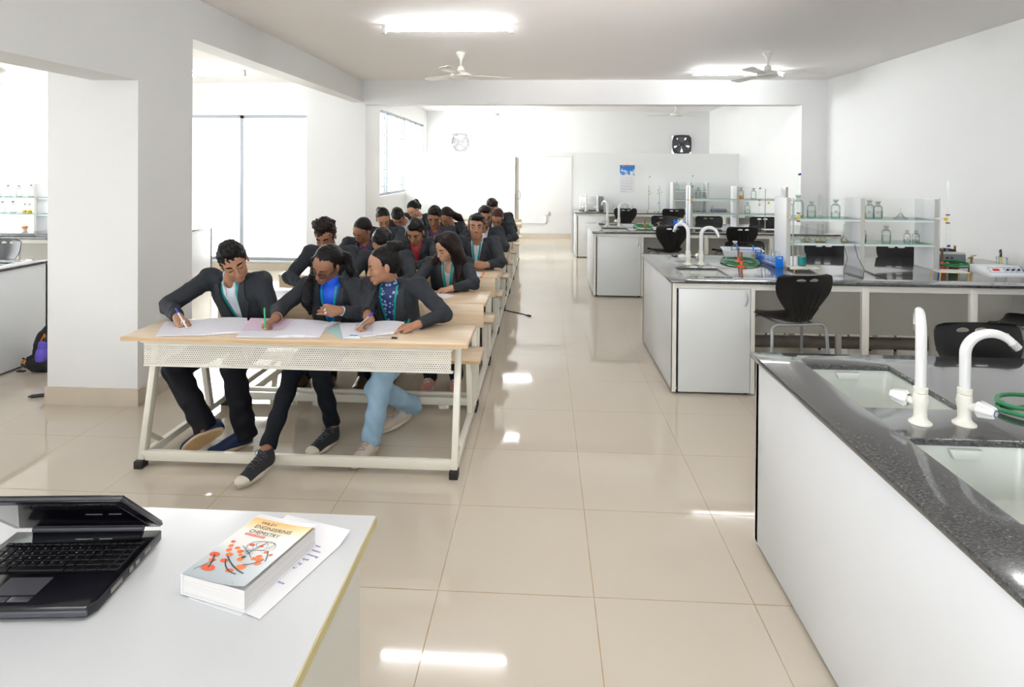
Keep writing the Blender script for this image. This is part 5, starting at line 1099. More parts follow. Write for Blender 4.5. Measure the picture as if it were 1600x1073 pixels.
def hand_prims(S, wr, d, pn, side, curl=(25, 30, 35, 40), spread=.0, thumb=(.3, .5), s=1.0, tc_=25):
    """wrist, finger direction, palm normal (where the palm looks), side=+1 when the thumb lies along d x pn"""
    d = unit(d); pn = unit(np.asarray(pn, float)-d*(np.asarray(pn, float) @ d)); e = np.cross(d, pn)*side     # towards the thumb
    for q in (-.024, -.008, .008, .024): S.cone(wr+d*.012*s+e*q*.55*s, wr+d*.083*s+e*q*s+pn*.002, .0135*s, .0115*s, .010)
    tips = []
    for i, (q, ln) in enumerate(((.027, .070), (.009, .078), (-.009, .073), (-.026, .058))):
        base = wr+d*.083*s+e*q*s; a = 0; p = base
        for j, fr in enumerate((.46, .30, .24)):
            a += math.radians(curl[i]*(1, 1.15, .8)[j]); dd = d*math.cos(a)+pn*math.sin(a)+e*spread*(q/.027)*.3; nx = p+unit(dd)*ln*fr*s; S.cone(p, nx, (.0088, .0080, .0074)[j]*s, (.0080, .0074, .0062)[j]*s, .0035); p = nx
        tips.append(p)
    b0 = wr+d*.022*s+e*.020*s+pn*.004; b1 = b0+(d*.75+e*thumb[0]*1.4+pn*thumb[1]*.5)/1.1*.040*s; t2 = unit(d*(1-.2*thumb[1])+e*(thumb[0]-.45)+pn*thumb[1]); b2 = b1+t2*.030*s; b3 = b2+unit(t2-e*.25+pn*.15)*.024*s
    S.cone(b0, b1, .0145*s, .0108*s, .010).cone(b1, b2, .0100*s, .0088*s, .005).cone(b2, b3, .0088*s, .0068*s, .004)
    return e, tips, b3
def head_prims(S, c, l, f, u, male, nb, s=1.0, full=True):
    L = lambda x, y, z: c+(l*x+f*y+u*z)*s; R = np.stack([l, f, u], 1)
    S.ell(L(0, -.020, .036), (.073*s, .091*s, .078*s), R, .02).ell(L(0, .028, .026), (.060*s, .056*s, .055*s), R, .03).ell(L(0, .030, -.030), (.054*s, .056*s, .060*s), R, .03)
    S.ell(L(0, .030, -.072), ((.050 if male else .045)*s, .050*s, .032*s), R, .025).ell(L(0, .070, -.097), (.021*s, .016*s, .015*s), R, .022)
    for x in (-1, 1):
        S.ell(L(x*.036, .056, -.034), (.019*s, .019*s, .019*s), R, .02)
        S.ell(L(x*.076, -.008, -.014), (.007*s, .017*s, .029*s), R, .006)
    S.cone(L(0, -.025, -.05), nb, .052*s if male else .044*s, .058*s if male else .048*s, .03)
    if full:
        S.cone(L(-.036, .076, .013), L(.036, .076, .013), .0095*s, .0095*s, .014)
        for x in (-1, 1): S.ell(L(x*.031, .093, -.003), (.0175*s, .013*s, .0115*s), R, .012, 's')
        for x in (-1, 1): S.ell(L(x*.031, .0745, -.004), (.0142*s, .0125*s, .0115*s), R, .005)
        S.cone(L(0, .084, .004), L(0, .104, -.036), .0068*s, .0098*s, .010)
        for x in (-1, 1): S.ell(L(x*.0105, .094, -.040), (.0078*s, .0085*s, .0066*s), R, .006)
        S.cone(L(-.019, .082, -.066), L(0, .0915, -.0625), .0040*s, .0062*s, .006).cone(L(0, .0915, -.0625), L(.019, .082, -.066), .0062*s, .0040*s, .006)
        S.cone(L(-.015, .083, -.074), L(0, .0905, -.0765), .0045*s, .0070*s, .006).cone(L(0, .0905, -.0765), L(.015, .083, -.074), .0070*s, .0045*s, .006)
        S.cone(L(-.020, .0945, -.0695), L(.020, .0945, -.0695), .0022*s, .0022*s, .003, 's')
    return L, R
def hair_solid(st, c, l, f, u, s, seed=0):
    L = lambda x, y, z: c+(l*x+f*y+u*z)*s; R = np.stack([l, f, u], 1); H = Solid()
    if st in ('short', 'wavy', 'curly', 'flat'):
        t = {'short': .014, 'wavy': .018, 'curly': .018, 'flat': .013}[st]
        H.ell(L(0, -.020, .036), ((.073+t*.45)*s, (.091+t*.6)*s, (.078+t)*s), R, .02)
        if st == 'short': H.ell(L(.005, .040, .100), (.056*s, .048*s, .028*s), R, .02)
        if st == 'flat': H.ell(L(.012, .052, .088), (.058*s, .040*s, .022*s), R, .02)
        if st == 'wavy': H.ell(L(.0, .035, .105), (.062*s, .058*s, .030*s), R, .02).ell(L(.030, .055, .108), (.034*s, .034*s, .024*s), R, .02)
        if st == 'curly':
            rnd = random.Random(seed); H.ell(L(0, .01, .115), (.080*s, .080*s, .040*s), R, .02)
            for k in range(46): a = rnd.uniform(0, 2*PI); r_ = rnd.uniform(.02, .085); H.ell(L(r_*math.cos(a), .0+r_*math.sin(a), .150-r_*.50+rnd.uniform(-.015, .012)), (.014*s,)*3, R, .008)
        H.ell(L(0, .112, -.034), (.084*s, .070*s, .094*s), R, .006, 's').ell(L(0, .02, -.125), (.12*s, .12*s, .085*s), R, .01, 's')
        for x in (-1, 1): H.ell(L(x*.085, .006, -.022), (.020*s, .022*s, .034*s), R, .006, 's')
    else:
        H.ell(L(0, -.022, .036), (.0785*s, .097*s, .086*s), R, .02).ell(L(0, -.055, -.005), (.072*s, .060*s, .070*s), R, .03)
        if st == 'long':
            for x in (-1, 1): H.cone(L(x*.045, .03, .075), L(x*.080, -.01, -.02), .038*s, .036*s, .03).cone(L(x*.080, -.01, -.02), L(x*.088, -.03, -.12), .036*s, .040*s, .03)
            H.cone(L(0, -.06, 0), L(0, -.075, -.14), .07*s, .075*s, .03)
        H.ell(L(0, .108, -.042), (.066*s, .075*s, .097*s), R, .006, 's')
        if st != 'long':
            H.ell(L(0, .03, -.125), (.12*s, .12*s, .08*s), R, .01, 's')
            for x in (-1, 1): H.ell(L(x*.085, .010, -.022), (.020*s, .022*s, .034*s), R, .006, 's')
    return H, L
def shoe(parent, origin, heel, toe, up, mats, lab=None, w=.045, laces=True, cap=None, sc=1.0, bottom=False):
    """shoe from heel to toe on the sole plane whose normal is up"""
    heel, toe = np.asarray(heel, float), np.asarray(toe, float); d = unit(toe-heel); up = unit(np.asarray(up, float)-d*(d @ np.asarray(up, float))); s = np.cross(up, d); L_ = np.linalg.norm(toe-heel)
    X = lambda a, b, c: heel+d*a*L_+s*b+up*c; R = np.stack([s, d, up], 1); U = Solid()
    U.ell(X(.16, 0, .040), (.036, .044, .050), R, .02).cone(X(.20, 0, .072), X(.58, 0, .034), .036, .030, .02).ell(X(.46, 0, .030), (.039, .070, .036), R, .03).ell(X(.80, 0, .024), (.041, .055, .026), R, .03).cone(X(.20, 0, .04), X(.17, 0, .105), .037, .037, .02)
    U.fn(lambda P: ((P-X(0, 0, .014)) @ up), .004, 's'); U.fn(lambda P: -((P-X(0, 0, .098)) @ up), .004, 's'); V, Q = U.mesh(.004); o = np_mesh('shoe', V, Q, mats[0], parent, origin)
    ring = []
    for k in range(28):
        a = 2*PI*k/28; x = math.cos(a); y = math.sin(a); ww = w*(.86 if x < 0 else 1.0)*(1-.0*x); ring.append((.5+.515*x, y*ww*(1-.12*abs(x)) if x < 0 else y*ww))
    P = [[tuple(X(a, b*g, z)-origin) for a, b in ring] for z, g in ((0, .95), (.004, 1), (.018, 1), (.022, .94))]; mb = MB().grid(P, cv=True); mb.add(P[0], [tuple(range(28))[::-1]]); mb.add(P[-1], [tuple(range(28))]); so = mb.build('sole', mats[1], o, ang=50)
    if bottom: mb = MB(); P2 = [tuple(X(.5+(a-.5)*.86, b*.82, -.0012)-origin) for a, b in ring]; mb.add(P2, [tuple(range(28))[::-1]]); mb.build('sole_tread', mats[2], o, smooth=False)
    if cap is not None:
        T = Solid().ell(X(.87, 0, .022), (.0415, .042, .027), R, .01); T.fn(lambda P: ((P-X(0, 0, .016)) @ up), .003, 's'); T.fn(lambda P: ((P-X(.80, 0, 0)) @ d), .003, 's'); V, Q = T.mesh(.004); np_mesh('toe_cap', V, Q, cap, o, origin)
    if laces:
        mb = MB()
        for k in range(5):
            a = .36+k*.075
            pts = drape(U, X(a, 0, 0), s, d, -up, [(q, (q*.25 if k % 2 else -q*.25)) for q in np.linspace(-.020, .020, 6)], .003, .15, .2, 60); mb.tube([tuple(p-origin) for p in pts], .0022, 5)
        for sg in (-1, 1):
            p0 = drape(U, X(.34, 0, 0), s, d, -up, [(0, 0)], .003, .15, .2, 60)[0]; mb.tube([tuple(p0-origin), tuple(p0+s*sg*.018+up*.014-origin), tuple(p0+s*sg*.034+up*.0-origin), tuple(p0+s*sg*.040-up*.022-origin)], .002, 5)
        mb.build('lace', mats[3] if len(mats) > 3 else WHC, o)
        if cap is not None:
            mb = MB()
            for k in range(5):
                for sg in (-1, 1):
                    q = drape(U, X(.36+k*.075, 0, 0), s, d, -up, [(sg*.023, 0)], .001, .15, .2, 60)[0]; mb.tube([tuple(q-origin), tuple(q+up*.002-origin)], .0032, 7)
            mb.build('eyelet', CHROME, o)
    return o
def person(label, hip, nb, sh, el, wr, head, gaze, up, knee, ank, toe, *, male=True, skin='mid', hair='short', hmat=None, shirt=None, h=.004, hs=.97, hands=(None, None), trousers=None, tr=(.088, .066, .050), lan=False, logo=False, face='down', glasses=False, must=False,
           shoes=None, cuffs=None, extra=None, collar=True, vdepth=.33, tl=.0, lap=True, group='students in charcoal blazers at the desks', open_front=0, hemz=.47, jr=1.0, vw=.056, hem=.030, feet_up=(None, None)):
    hip, nb, head = map(lambda v: np.asarray(v, float), (hip, nb, head)); sh = [np.asarray(v, float) for v in sh]; el = [np.asarray(v, float) for v in el]; wr = [np.asarray(v, float) for v in wr]
    org = np.array([hip[0], hip[1], .447]); t = thing('person', label, 'person', tuple(org), 0, group)
    l, f, u = frame(gaze, up); tu = unit(nb-hip); sl = unit(sh[0]-sh[1]); tf = unit(np.cross(sl, tu)); tf = tf if tf @ f > -.3 else tf; sl = np.cross(tu, tf)*-1 if np.cross(tu, tf) @ sl < 0 else np.cross(tu, tf); RT = np.stack([sl, tf, tu], 1)
    TL = np.linalg.norm(nb-hip)/.47; TP = lambda a, b, c: nb+sl*a+tf*b+tu*c*TL
    hmat = hmat or HAIRB; jw = (1.0 if male else .90)*jr
    # ---- body
    B = Solid()
    for q in (.10, .25, .40): B.ell(TP(0, .0, -q-.03), (.12*jw, .08, .10), RT, .03)
    B.cone(sh[0]-tu*.035, sh[1]-tu*.035, .036, .036, .03)
    for i in range(2):
        B.cone(sh[i], el[i], .043*jw, .036*jw, .02).cone(el[i], wr[i], .037*jw, .0245*jw, .015)
        B.cone(hip+sl*(.085 if i == 0 else -.085), knee[i], .075, .052, .03).cone(knee[i], ank[i], .050, .034, .02).cone(ank[i], np.asarray(ank[i])*.45+np.asarray(toe[i][1])*.30+np.asarray(toe[i][0])*.25, .032, .022, .01)
    for i in range(2):
        hd = hands[i] or {}
        dd = hd.get('d', wr[i]-el[i]); B.cone(wr[i], wr[i]+unit(dd)*.02, .024*jw, .021*jw, .012)
        hand_prims(B, wr[i], dd, hd.get('pn', (0, 0, -1)), hd.get('side', 1 if i == 0 else -1), hd.get('curl', (22, 26, 30, 34)), hd.get('spread', .1), hd.get('thumb', (.35, .4)), hd.get('s', .98 if male else .90))
    L, RH = head_prims(B, head, l, f, u, male, nb-tf*.01, hs, True)
    V, Q = B.mesh(h); q = ((V-head) @ RH)/hs; tint = np.ones((len(V), 3))
    def blend(mask, col):
        nonlocal tint
        mk = np.clip(mask, 0, 1)[:, None]; tint = tint*(1-mk)+tint*mk*np.array(col)
    lip = 1-np.sqrt((q[:, 0]/.024)**2+((q[:, 2]+.0695)/.0125)**2); blend(np.where(q[:, 1] > .06, lip*4, 0), (1.05, .62, .66) if not male else (1.0, .74, .72))
    if must:
        mu = 1-np.sqrt((q[:, 0]/.026)**2+((q[:, 2]+.0535)/.0065)**2); blend(np.where(q[:, 1] > .06, mu*2.5, 0)*.75, (.28, .25, .25))
    if must == 2:
        bd = (q[:, 2] < -.045) & (q[:, 1] > .0) & (q[:, 2] > -.13); blend(np.where(bd & (lip < 0), .6, 0), (.35, .33, .33))
    if male: bd = (q[:, 2] < -.05) & (q[:, 1] > .0) & (q[:, 2] > -.12); blend(np.where(bd & (lip < 0), .25, 0), (.62, .62, .64))
    ek = 1-np.sqrt(((np.abs(q[:, 0])-.031)/.022)**2+((q[:, 2]+.006)/.014)**2); blend(np.where(q[:, 1] > .05, ek*1.5, 0)*.30, (.62, .55, .52))
    np_mesh('body', V, Q, SK[skin], t, org, tint)
    # ---- eyes and brows
    FH = Solid(); head_prims(FH, head, l, f, u, male, nb, hs); o0 = head; eo = {'down': .0045, 'open': .0088, 'half': .0062}[face]; ez = {'down': -.0085, 'open': -.004, 'half': -.006}[face]
    for x in (-1, 1):
        n_ = 9; rows = []
        for i in range(n_): a = i/(n_-1)*2-1; hh = eo*.5*(1-a*a)**.7+.0002; rows.append([((x*.031+a*.0125)*hs, (ez-hh)*hs), ((x*.031+a*.0125)*hs, (ez+hh)*hs)])
        ey = patch('eye', FH, o0, l, u, -f, rows, .0006, EYEW, t, org, .0004, .16, .12); r_ = .0052*min(1, eo/.009+.25); ix = x*.031+(0 if face != 'down' else 0)
        rows = [[((ix+a*.0050)*hs, (ez-min(eo*.47, .0052)*math.sqrt(max(0, 1-a*a)))*hs), ((ix+a*.0050)*hs, (ez+min(eo*.47, .0052)*math.sqrt(max(0, 1-a*a)))*hs)] for a in (-1, -.7, -.35, 0, .35, .7, 1)]
        patch('iris', FH, o0, l, u, -f, rows, .0006, EYED, ey, org, .0009, .16, .12)
        pts = [((x*.031+a*.0140)*hs, (ez+eo*.5*(1-a*a)**.6+.0006)*hs) for a in np.linspace(-1, 1, 9)]; patch('eyelash', FH, o0, l, u, -f, strip(pts, .0030*hs, 12), .0008, BROWM, t, org, .0008, .16, .12)
        pts = [((x*(.014+a*.036))*hs, (.0155+.006*math.sin(min(1, a*1.15)*PI*.75))*hs) for a in np.linspace(0, 1, 9)]; patch('eyebrow', FH, o0, l, u, -f, strip(pts, [w_*hs*(1.25 if h < .004 else 1.6) for w_ in ((.0055, .0066, .0052, .0018) if male else (.0040, .0046, .0036, .0014))], 12), .0010, BROWM, t, org, .0006, .16, .14)
    if glasses:
        mb = MB()
        for x in (-1, 1):
            ring = [tuple(L(x*.033+.0235*math.cos(a)*(1+.08*math.cos(2*a)), .099-.004*abs(math.cos(a))*(1 if x*math.cos(a) > 0 else 0), -.008+.0175*math.sin(a))-org) for a in np.linspace(0, 2*PI, 25)[:-1]]; mb.tube(ring, .0024 if h < .005 else .0026, 6, closed=True)
            mb.tube([tuple(L(x*.057, .094, -.004)-org), tuple(L(x*.074, .06, -.003)-org), tuple(L(x*.079, .0, -.004)-org)], .0024 if h < .005 else .0026, 6)
        mb.tube([tuple(L(-.010, .100, -.004)-org), tuple(L(0, .103, -.002)-org), tuple(L(.010, .100, -.004)-org)], .0017, 6); g_ = mb.build('glasses', GLASSF, t)
        for x in (-1, 1): MB().add([tuple(L(x*.033+.022*math.cos(a), .0985, -.008+.016*math.sin(a))-org) for a in np.linspace(0, 2*PI, 17)[:-1]], [tuple(range(16))]).build('lens', glass('spectacle_lens', (.97, .98, .98), (.88, .90, .90), .35), g_, smooth=False)
    # ---- hair
    HS, HL = hair_solid(hair, head, l, f, u, hs, int(abs(hip[0])*100)); amp = {'short': .0012, 'wavy': .0032, 'curly': .0035, 'flat': .0010}.get(hair, .0010); HS.disp.append(WAVE(.0028 if male else .0010, 62, hip[0]*5)); HS.disp.append(WAVE(amp, 190 if hair in ('wavy', 'curly') else 260, hip[0]*9))
    if extra: extra(HS, HL)
    V, Q = HS.mesh(max(h*.9, .0032)); np_mesh('hair', V, Q, hmat, t, org)
    # ---- shirt
    SHT = Solid(); 
    for q, rs in ((.11, (.110 if vw < .06 else .128, .088, .11)), (.23, (.140, .098, .14)), (.36, (.14, .100, .14))): SHT.ell(TP(0, .004, -q), (rs[0]*jw, rs[1], rs[2]), RT, .03)
    SHT.cone(nb+sl*.06-tu*.075, nb-sl*.06-tu*.075, .046, .046, .03); SHT.cone(nb-tu*.02, nb+tu*.012+unit(head-nb)*.01, .064 if male else .054, .058 if male else .050, .015) if collar else None
    SH0 = SHT.copy(); SHT.disp.append(WAVE(.0012, 60, 1)); SHT.cone(nb-tu*.005+tf*.024, nb+tu*.16+tf*.03, .046, .056, .004, 's') if collar is True else (None if collar == 'high' else SHT.ell(TP(0, .085, .01), (.052, .05, .075), RT, .01, 's'))
    V, Q = SHT.mesh(max(h, .005)); so = np_mesh('shirt', V, Q, shirt or SHW, t, org)
    if collar is True:
        for x in (-1, 1):
            rows = [[(x*(.041-.026*v+.017*w_*(1-.3*v)), .012-.048*v-.030*w_*(.25+v)) for w_ in (0, .5, 1)] for v in np.linspace(0, 1, 6)]
            patch('collar', SH0, nb, sl, tu, -tf, rows, .003, shirt or SHW, t, org, .005, .2, .3)
        if h < .0045: patch('placket', SH0, nb, sl, tu, -tf, strip([(0, -.07), (0, -.30)], .018, 10), .0012, shirt or SHW, t, org, .002, .2, .3)
    # ---- blazer
    J = Solid(); J.cone(sh[0], nb-tu*.028+sl*.035-tf*.012, .058*jw, .046, .03).cone(sh[1], nb-tu*.028-sl*.035-tf*.012, .058*jw, .046, .03)
    for q, rs in ((.13, (.176, .112, .13)), (.25, (.170, .116, .15)), (.36, (.160, .118, .13)), (hemz, (.172, .135, .075))): J.ell(TP(0, 0, -q), (rs[0]*jw, rs[1], rs[2]), RT, .04)
    for i in range(2): 
        J.cone(sh[i], el[i], .061*jw, .050*jw, .028).cone(el[i], wr[i]-unit(wr[i]-el[i])*.030, .050*jw, .037*jw, .02)
    for i, sg in ((0, 1), (1, -1)): J.cone(nb-tu*.035+sl*.05*sg, sh[i]+tu*.016+sl*.020*sg, .040, .042, .022)
    J0 = J.copy(); Jf = J.copy()
    fold = lambda P: .0058*np.sin(78*((P-nb) @ tu)+12*((P-nb) @ sl)+2*np.sin(25*((P-nb) @ sl)))*np.exp(-np.minimum.reduce([((P-el[i])**2).sum(1)/.010 for i in range(2)]))+.0034*np.sin(38*((P-nb) @ tu)+20*((P-nb) @ sl)+hip[0]*7)*np.clip((((P-nb) @ tu)*-1-.2)*6, 0, 1)
    Jf.disp.append(fold); Jf.disp.append(lambda P: .0020*np.sin(95*P[:, 0]+60*P[:, 2]+3*np.sin(30*P[:, 1]))*np.sin(22*P[:, 2]+17*P[:, 1]+hip[0]*5))
    def vcut(P):
        q = (P-nb) @ RT; c = q[:, 2]/TL; w_ = np.where(c > -vdepth, vw*np.clip((c+vdepth)/vdepth, 0, 1.2)**.8, open_front+(c+vdepth)*.4); return np.maximum(np.abs(q[:, 0]-tl*c)-w_, -(q[:, 1]-.01))
    Jf.fn(vcut, .006); Jf.cone(nb-tu*.02+tf*.018, nb+tu*.22+unit(head-nb)*.1, .056 if male else .050, .070, .008, 's')
    for i in range(2): dw = unit(wr[i]-el[i]); Jf.cone(wr[i]-dw*.035, wr[i]+dw*.06, .027*jw, .030*jw, .002, 's')
    V, Q = Jf.mesh(max(h, .0045)); np_mesh('blazer', V, Q, WOOL, t, org)
    if lap:
        for x in (-1, 1):
            rows = []
            for v in np.linspace(0, 1, 22):
                c = .005-v*(vdepth+.005); inn = (vw-.003)*max(0, (c+vdepth)/vdepth)**.8+.001; ww = .050*math.sin(PI*min(1, .30+.70*(1-v)**1.0)*.5)**1 if v > .34 else .030+.040*v/.34*(.7)
                ww = (.058*(1-v)/.66+.006) if v > .34 else .030+.016*v/.34
                rows.append([((x*(inn+ww*k)+tl*c), c*TL) for k in (0, .34, .67, 1)])
            lp = patch('lapel', J0, nb, sl, tu, -tf, rows, .0065, WOOL2, t, org, .0065, .22, .36)
            rows = [[(x*(.050+.012*k+.046*v), (.012-.075*v-.020*k)*TL) for k in (0, .5, 1)] for v in np.linspace(0, 1, 6)]
    for i in range(2):
        cf = (cuffs or {}).get(i)
        if cf is not None: dw = unit(wr[i]-el[i]); MB().tube([tuple(wr[i]-dw*.05-org), tuple(wr[i]-dw*.006-org)], [.033*jw, .030*jw], 20).build('shirt_cuff', cf, t)
    if lan:
        LS = SH0.copy(); a0 = lan if isinstance(lan, (int, float)) and not isinstance(lan, bool) else 0
        for x in (-1, 1): patch('lanyard', LS, nb, sl, tu, -tf, strip([(x*(vw-.020), .010), (x*(vw-.026)+tl*-.06, -.06), (x*(vw-.040)*.8+tl*-.2, -.20), (.003+tl*-.28, -.29)], .012 if h < .0045 else .015, 26), .0015, TEAL, t, org, .009, .22, .36)
    if logo:
        for nm, pl in (('emblem', [[(.112, -.205), (.122, -.222)], [(.106, -.222), (.116, -.232)], [(.100, -.232), (.112, -.242)]]), ('emblem', [[(.088, -.205), (.096, -.222)], [(.094, -.220), (.102, -.232)], [(.100, -.232), (.112, -.242)]])):
            patch(nm, J0, nb, sl, tu, -tf, pl, .0015, mat('teal_emblem', (.0, .42, .40), .5), t, org, .0038, .22, .36)
        patch('breast_pocket', J0, nb, sl, tu, -tf, strip([(.07, -.255), (.145, -.245)], .010, 8), .0015, WOOL2, t, org, .0025, .22, .36)
    # ---- trousers
    T = Solid(); T.ell(hip+tu*.02, (.165*jw, .125, .11), RT, .03)
    for i in range(2):
        hp = hip+sl*(.085 if i == 0 else -.085); kn, an = np.asarray(knee[i], float), np.asarray(ank[i], float); dn = unit(an-kn); T.cone(hp, kn, tr[0], tr[1], .03).cone(kn, an+dn*.05, tr[1]*.96, tr[2], .02)
        T.cone(an+dn*(hem+tr[2]*1.35), an+dn*.16, tr[2]*1.35, tr[2]*1.35, .004, 's')
    T.disp.append(lambda P: .0038*np.sin(60*P[:, 2]+25*P[:, 0]+3*np.sin(20*P[:, 0]))); V, Q = T.mesh(max(h, .0055)); np_mesh('trousers', V, Q, trousers or TROU, t, org)
    for i in range(2):
        sp = shoes or dict(m=(mat('brown_leather', (.10, .05, .03), .4), BLACKP)); 
        shoe(t, org, toe[i][1], toe[i][0], feet_up[i] if feet_up[i] is not None else (0, 0, 1), sp['m'], laces=sp.get('laces', False), cap=sp.get('cap'), bottom=sp.get('bottom') == i)
    return t, dict(L=L, TP=TP, org=org, l=l, f=f, u=u)
def seat(row, x, lean=0.0, sz=.955, hx=0, **k):
    """default sitting pose at bench row"""
    yd = 3.25+(row-1)*PITCH_ROW; ln = lean
    return dict(hip=(x, yd+.73, .565), nb=(x+hx*.6, yd+.62-ln, sz+.02), sh=[(x+.165+hx*.4, yd+.64-ln, sz-.02), (x-.165+hx*.4, yd+.64-ln, sz-.02)], el=[(x+.25, yd+.42, .80), (x-.25, yd+.42, .80)], wr=[(x+.09, yd+.27, .77), (x-.09, yd+.27, .77)],
                knee=[(x+.10, yd+.31, .50), (x-.10, yd+.31, .50)], ank=[(x+.10, yd+.36, .10), (x-.10, yd+.36, .10)], toe=[((x+.11, yd+.17, .0), (x+.10, yd+.43, .0)), ((x-.11, yd+.17, .0), (x-.10, yd+.43, .0))])
# ---------------------------------------------------------------- the students
# front row
t1, i1 = person('young man in white shirt writing with a blue capped pen, left of the front desk', (-1.93, 4.00, .565), (-1.985, 3.80, .945),
    sh=[(-1.815, 3.83, .925), (-2.155, 3.84, .940)], el=[(-1.715, 3.80, .68), (-2.300, 3.63, .805)], wr=[(-1.77, 3.67, .60), (-2.115, 3.425, .785)],
    head=(-1.945, 3.735, 1.065), gaze=(.50, -.76, -.40), up=(-.24, -.30, .92), knee=[(-1.845, 3.54, .46), (-2.195, 3.53, .455)], ank=[(-1.765, 3.52, .115), (-1.975, 3.44, .175)],
    toe=[((-1.90, 3.36, .012), (-1.735, 3.56, .012)), ((-2.03, 3.33, .050), (-1.845, 3.43, .140))], skin='mid', hair='wavy', shirt=SHW, h=.0033, hs=1.03, vdepth=.33, vw=.072, tl=-.10, must=False,
    hands=(None, dict(d=(.75, -.55, -.30), pn=(.25, .35, -.9), curl=(48, 55, 60, 62), thumb=(.25, .75), s=.95)), tr=(.090, .070, .062), lan=True, logo=False, shoes=dict(m=(NAVYC, mat('light_tan_rim', (.62, .48, .30), .6), TANSOLE), bottom=1), feet_up=(None, (.30, .86, .42)), jr=1.02)
pen('pen', 'white pen with blue cap in the writing hand of the left young man', (-1.995, 3.325, DZ+.010), (-2.075, 3.335, DZ+.125), mat('white_pen_barrel', (.75, .75, .78), .3), mat('blue_pen_cap', (.02, .05, .55), .3))
rg = thing('ring', 'silver ring on the writing hand of the left young man', 'ring', (-2.045, 3.36, .775)); MB().tube([(.010*math.cos(a), .004*math.sin(a), .010*math.sin(a)) for a in [k*PI/8 for k in range(16)]], .0022, 6, closed=True).build('band', CHROME, rg)
def pony(HS, HL):
    HS.cone(HL(-.03, -.105, .040), HL(-.03, -.150, .010), .022, .030, .02).cone(HL(-.03, -.150, .010), HL(-.03, -.165, -.09), .034, .026, .02).cone(HL(-.03, -.165, -.09), HL(-.03, -.15, -.15), .026, .010, .02)
def pony2(HS, HL):
    c = lambda *a: np.array(a, float)
    HS.cone(HL(0, -.095, .045), c(-1.262, 3.83, 1.085), .024, .030, .02).cone(c(-1.262, 3.83, 1.085), c(-1.235, 3.84, 1.00), .034, .026, .02).cone(c(-1.235, 3.84, 1.00), c(-1.225, 3.84, .95), .024, .010, .02)
    HS.cone(HL(-.060, .045, .055), HL(-.080, .01, -.03), .014, .012, .02).cone(HL(-.080, .01, -.03), c(-1.455, 3.70, .93), .013, .022, .02).cone(c(-1.455, 3.70, .93), c(-1.445, 3.655, .84), .030, .030, .03).cone(c(-1.445, 3.655, .84), c(-1.425, 3.66, .765), .028, .010, .03)
t2, i2 = person('girl in glasses and royal blue top with a green pen, front desk middle', (-1.36, 4.00, .565), (-1.345, 3.80, .930),
    sh=[(-1.205, 3.83, .895), (-1.495, 3.82, .905)], el=[(-1.105, 3.66, .77), (-1.600, 3.62, .800)], wr=[(-1.185, 3.500, .825), (-1.535, 3.430, .795)],
    head=(-1.350, 3.725, 1.060), gaze=(-.30, -.79, -.50), up=(.14, -.40, .90), knee=[(-1.315, 3.52, .465), (-1.465, 3.50, .455)], ank=[(-1.262, 3.60, .115), (-1.500, 3.245, .130)],
    toe=[((-1.330, 3.405, .010), (-1.248, 3.635, .010)), ((-1.558, 3.045, .012), (-1.480, 3.275, .040))], male=False, skin='dark', hair='tied', extra=pony2, shirt=SHB, h=.0033, hs=.98, vw=.066, vdepth=.40, face='down', glasses=True,
    hands=(dict(d=(-1, -.10, .10), pn=(0, .85, -.35), side=1, curl=(14, 18, 24, 30), thumb=(.30, .2), spread=.15, s=.92), dict(d=(-.45, -.75, -.35), pn=(.35, .10, -.9), curl=(50, 55, 60, 62), thumb=(.25, .7), s=.90)),
    trousers=JEANB, tr=(.075, .056, .042), lan=True, collar='high', hem=-.022, cuffs={0: SHW}, shoes=dict(m=(CANV, SOLEW, SOLEW, mat('grey_black_lace', (.09, .10, .12), .6)), laces=True, cap=SOLEW))
pen('pen', 'green pen in the right hand of the girl with glasses', (-1.555, 3.335, DZ+.016), (-1.565, 3.345, DZ+.135), mat('green_pen_plastic', (.02, .42, .12), .3), mat('green_pen_plastic', (.02, .42, .12), .3))
br = thing('bangle', 'thin tan bangle on the writing wrist of the girl with glasses', 'bangle', (-1.532, 3.43, .795)); MB().tube([Vector((.031*math.cos(a), .0, .031*math.sin(a))) for a in [k*PI/12 for k in range(24)]], .0028, 6, closed=True).build('band', mat('tan_leather', (.35, .20, .12), .5), br)
for k, (x, z) in enumerate(((-1.262, .838), (-1.258, .820))):
    rg = thing('ring', 'silver ring on the resting hand of the girl with glasses, %s one' % ['upper', 'lower'][k], 'ring', (x, 3.462, z)); MB().tube([(.003*math.sin(a), .010*math.cos(a), .010*math.sin(a)) for a in [q*PI/8 for q in range(16)]], .0016, 6, closed=True).build('band', CHROME, rg)
def bun(HS, HL):
    c0 = HL(.005, -.098, .098); HS.ell(c0, (.047, .047, .038), None, .008); rn = random.Random(4)
    for k in range(9): a = k*2*PI/9; HS.ell(c0+np.array([.034*math.cos(a), .020*math.sin(a), .022*math.sin(a*2+1)]), (.016, .016, .012), None, .006)
    HS.cone(HL(0, -.07, .08), c0, .036, .026, .015)
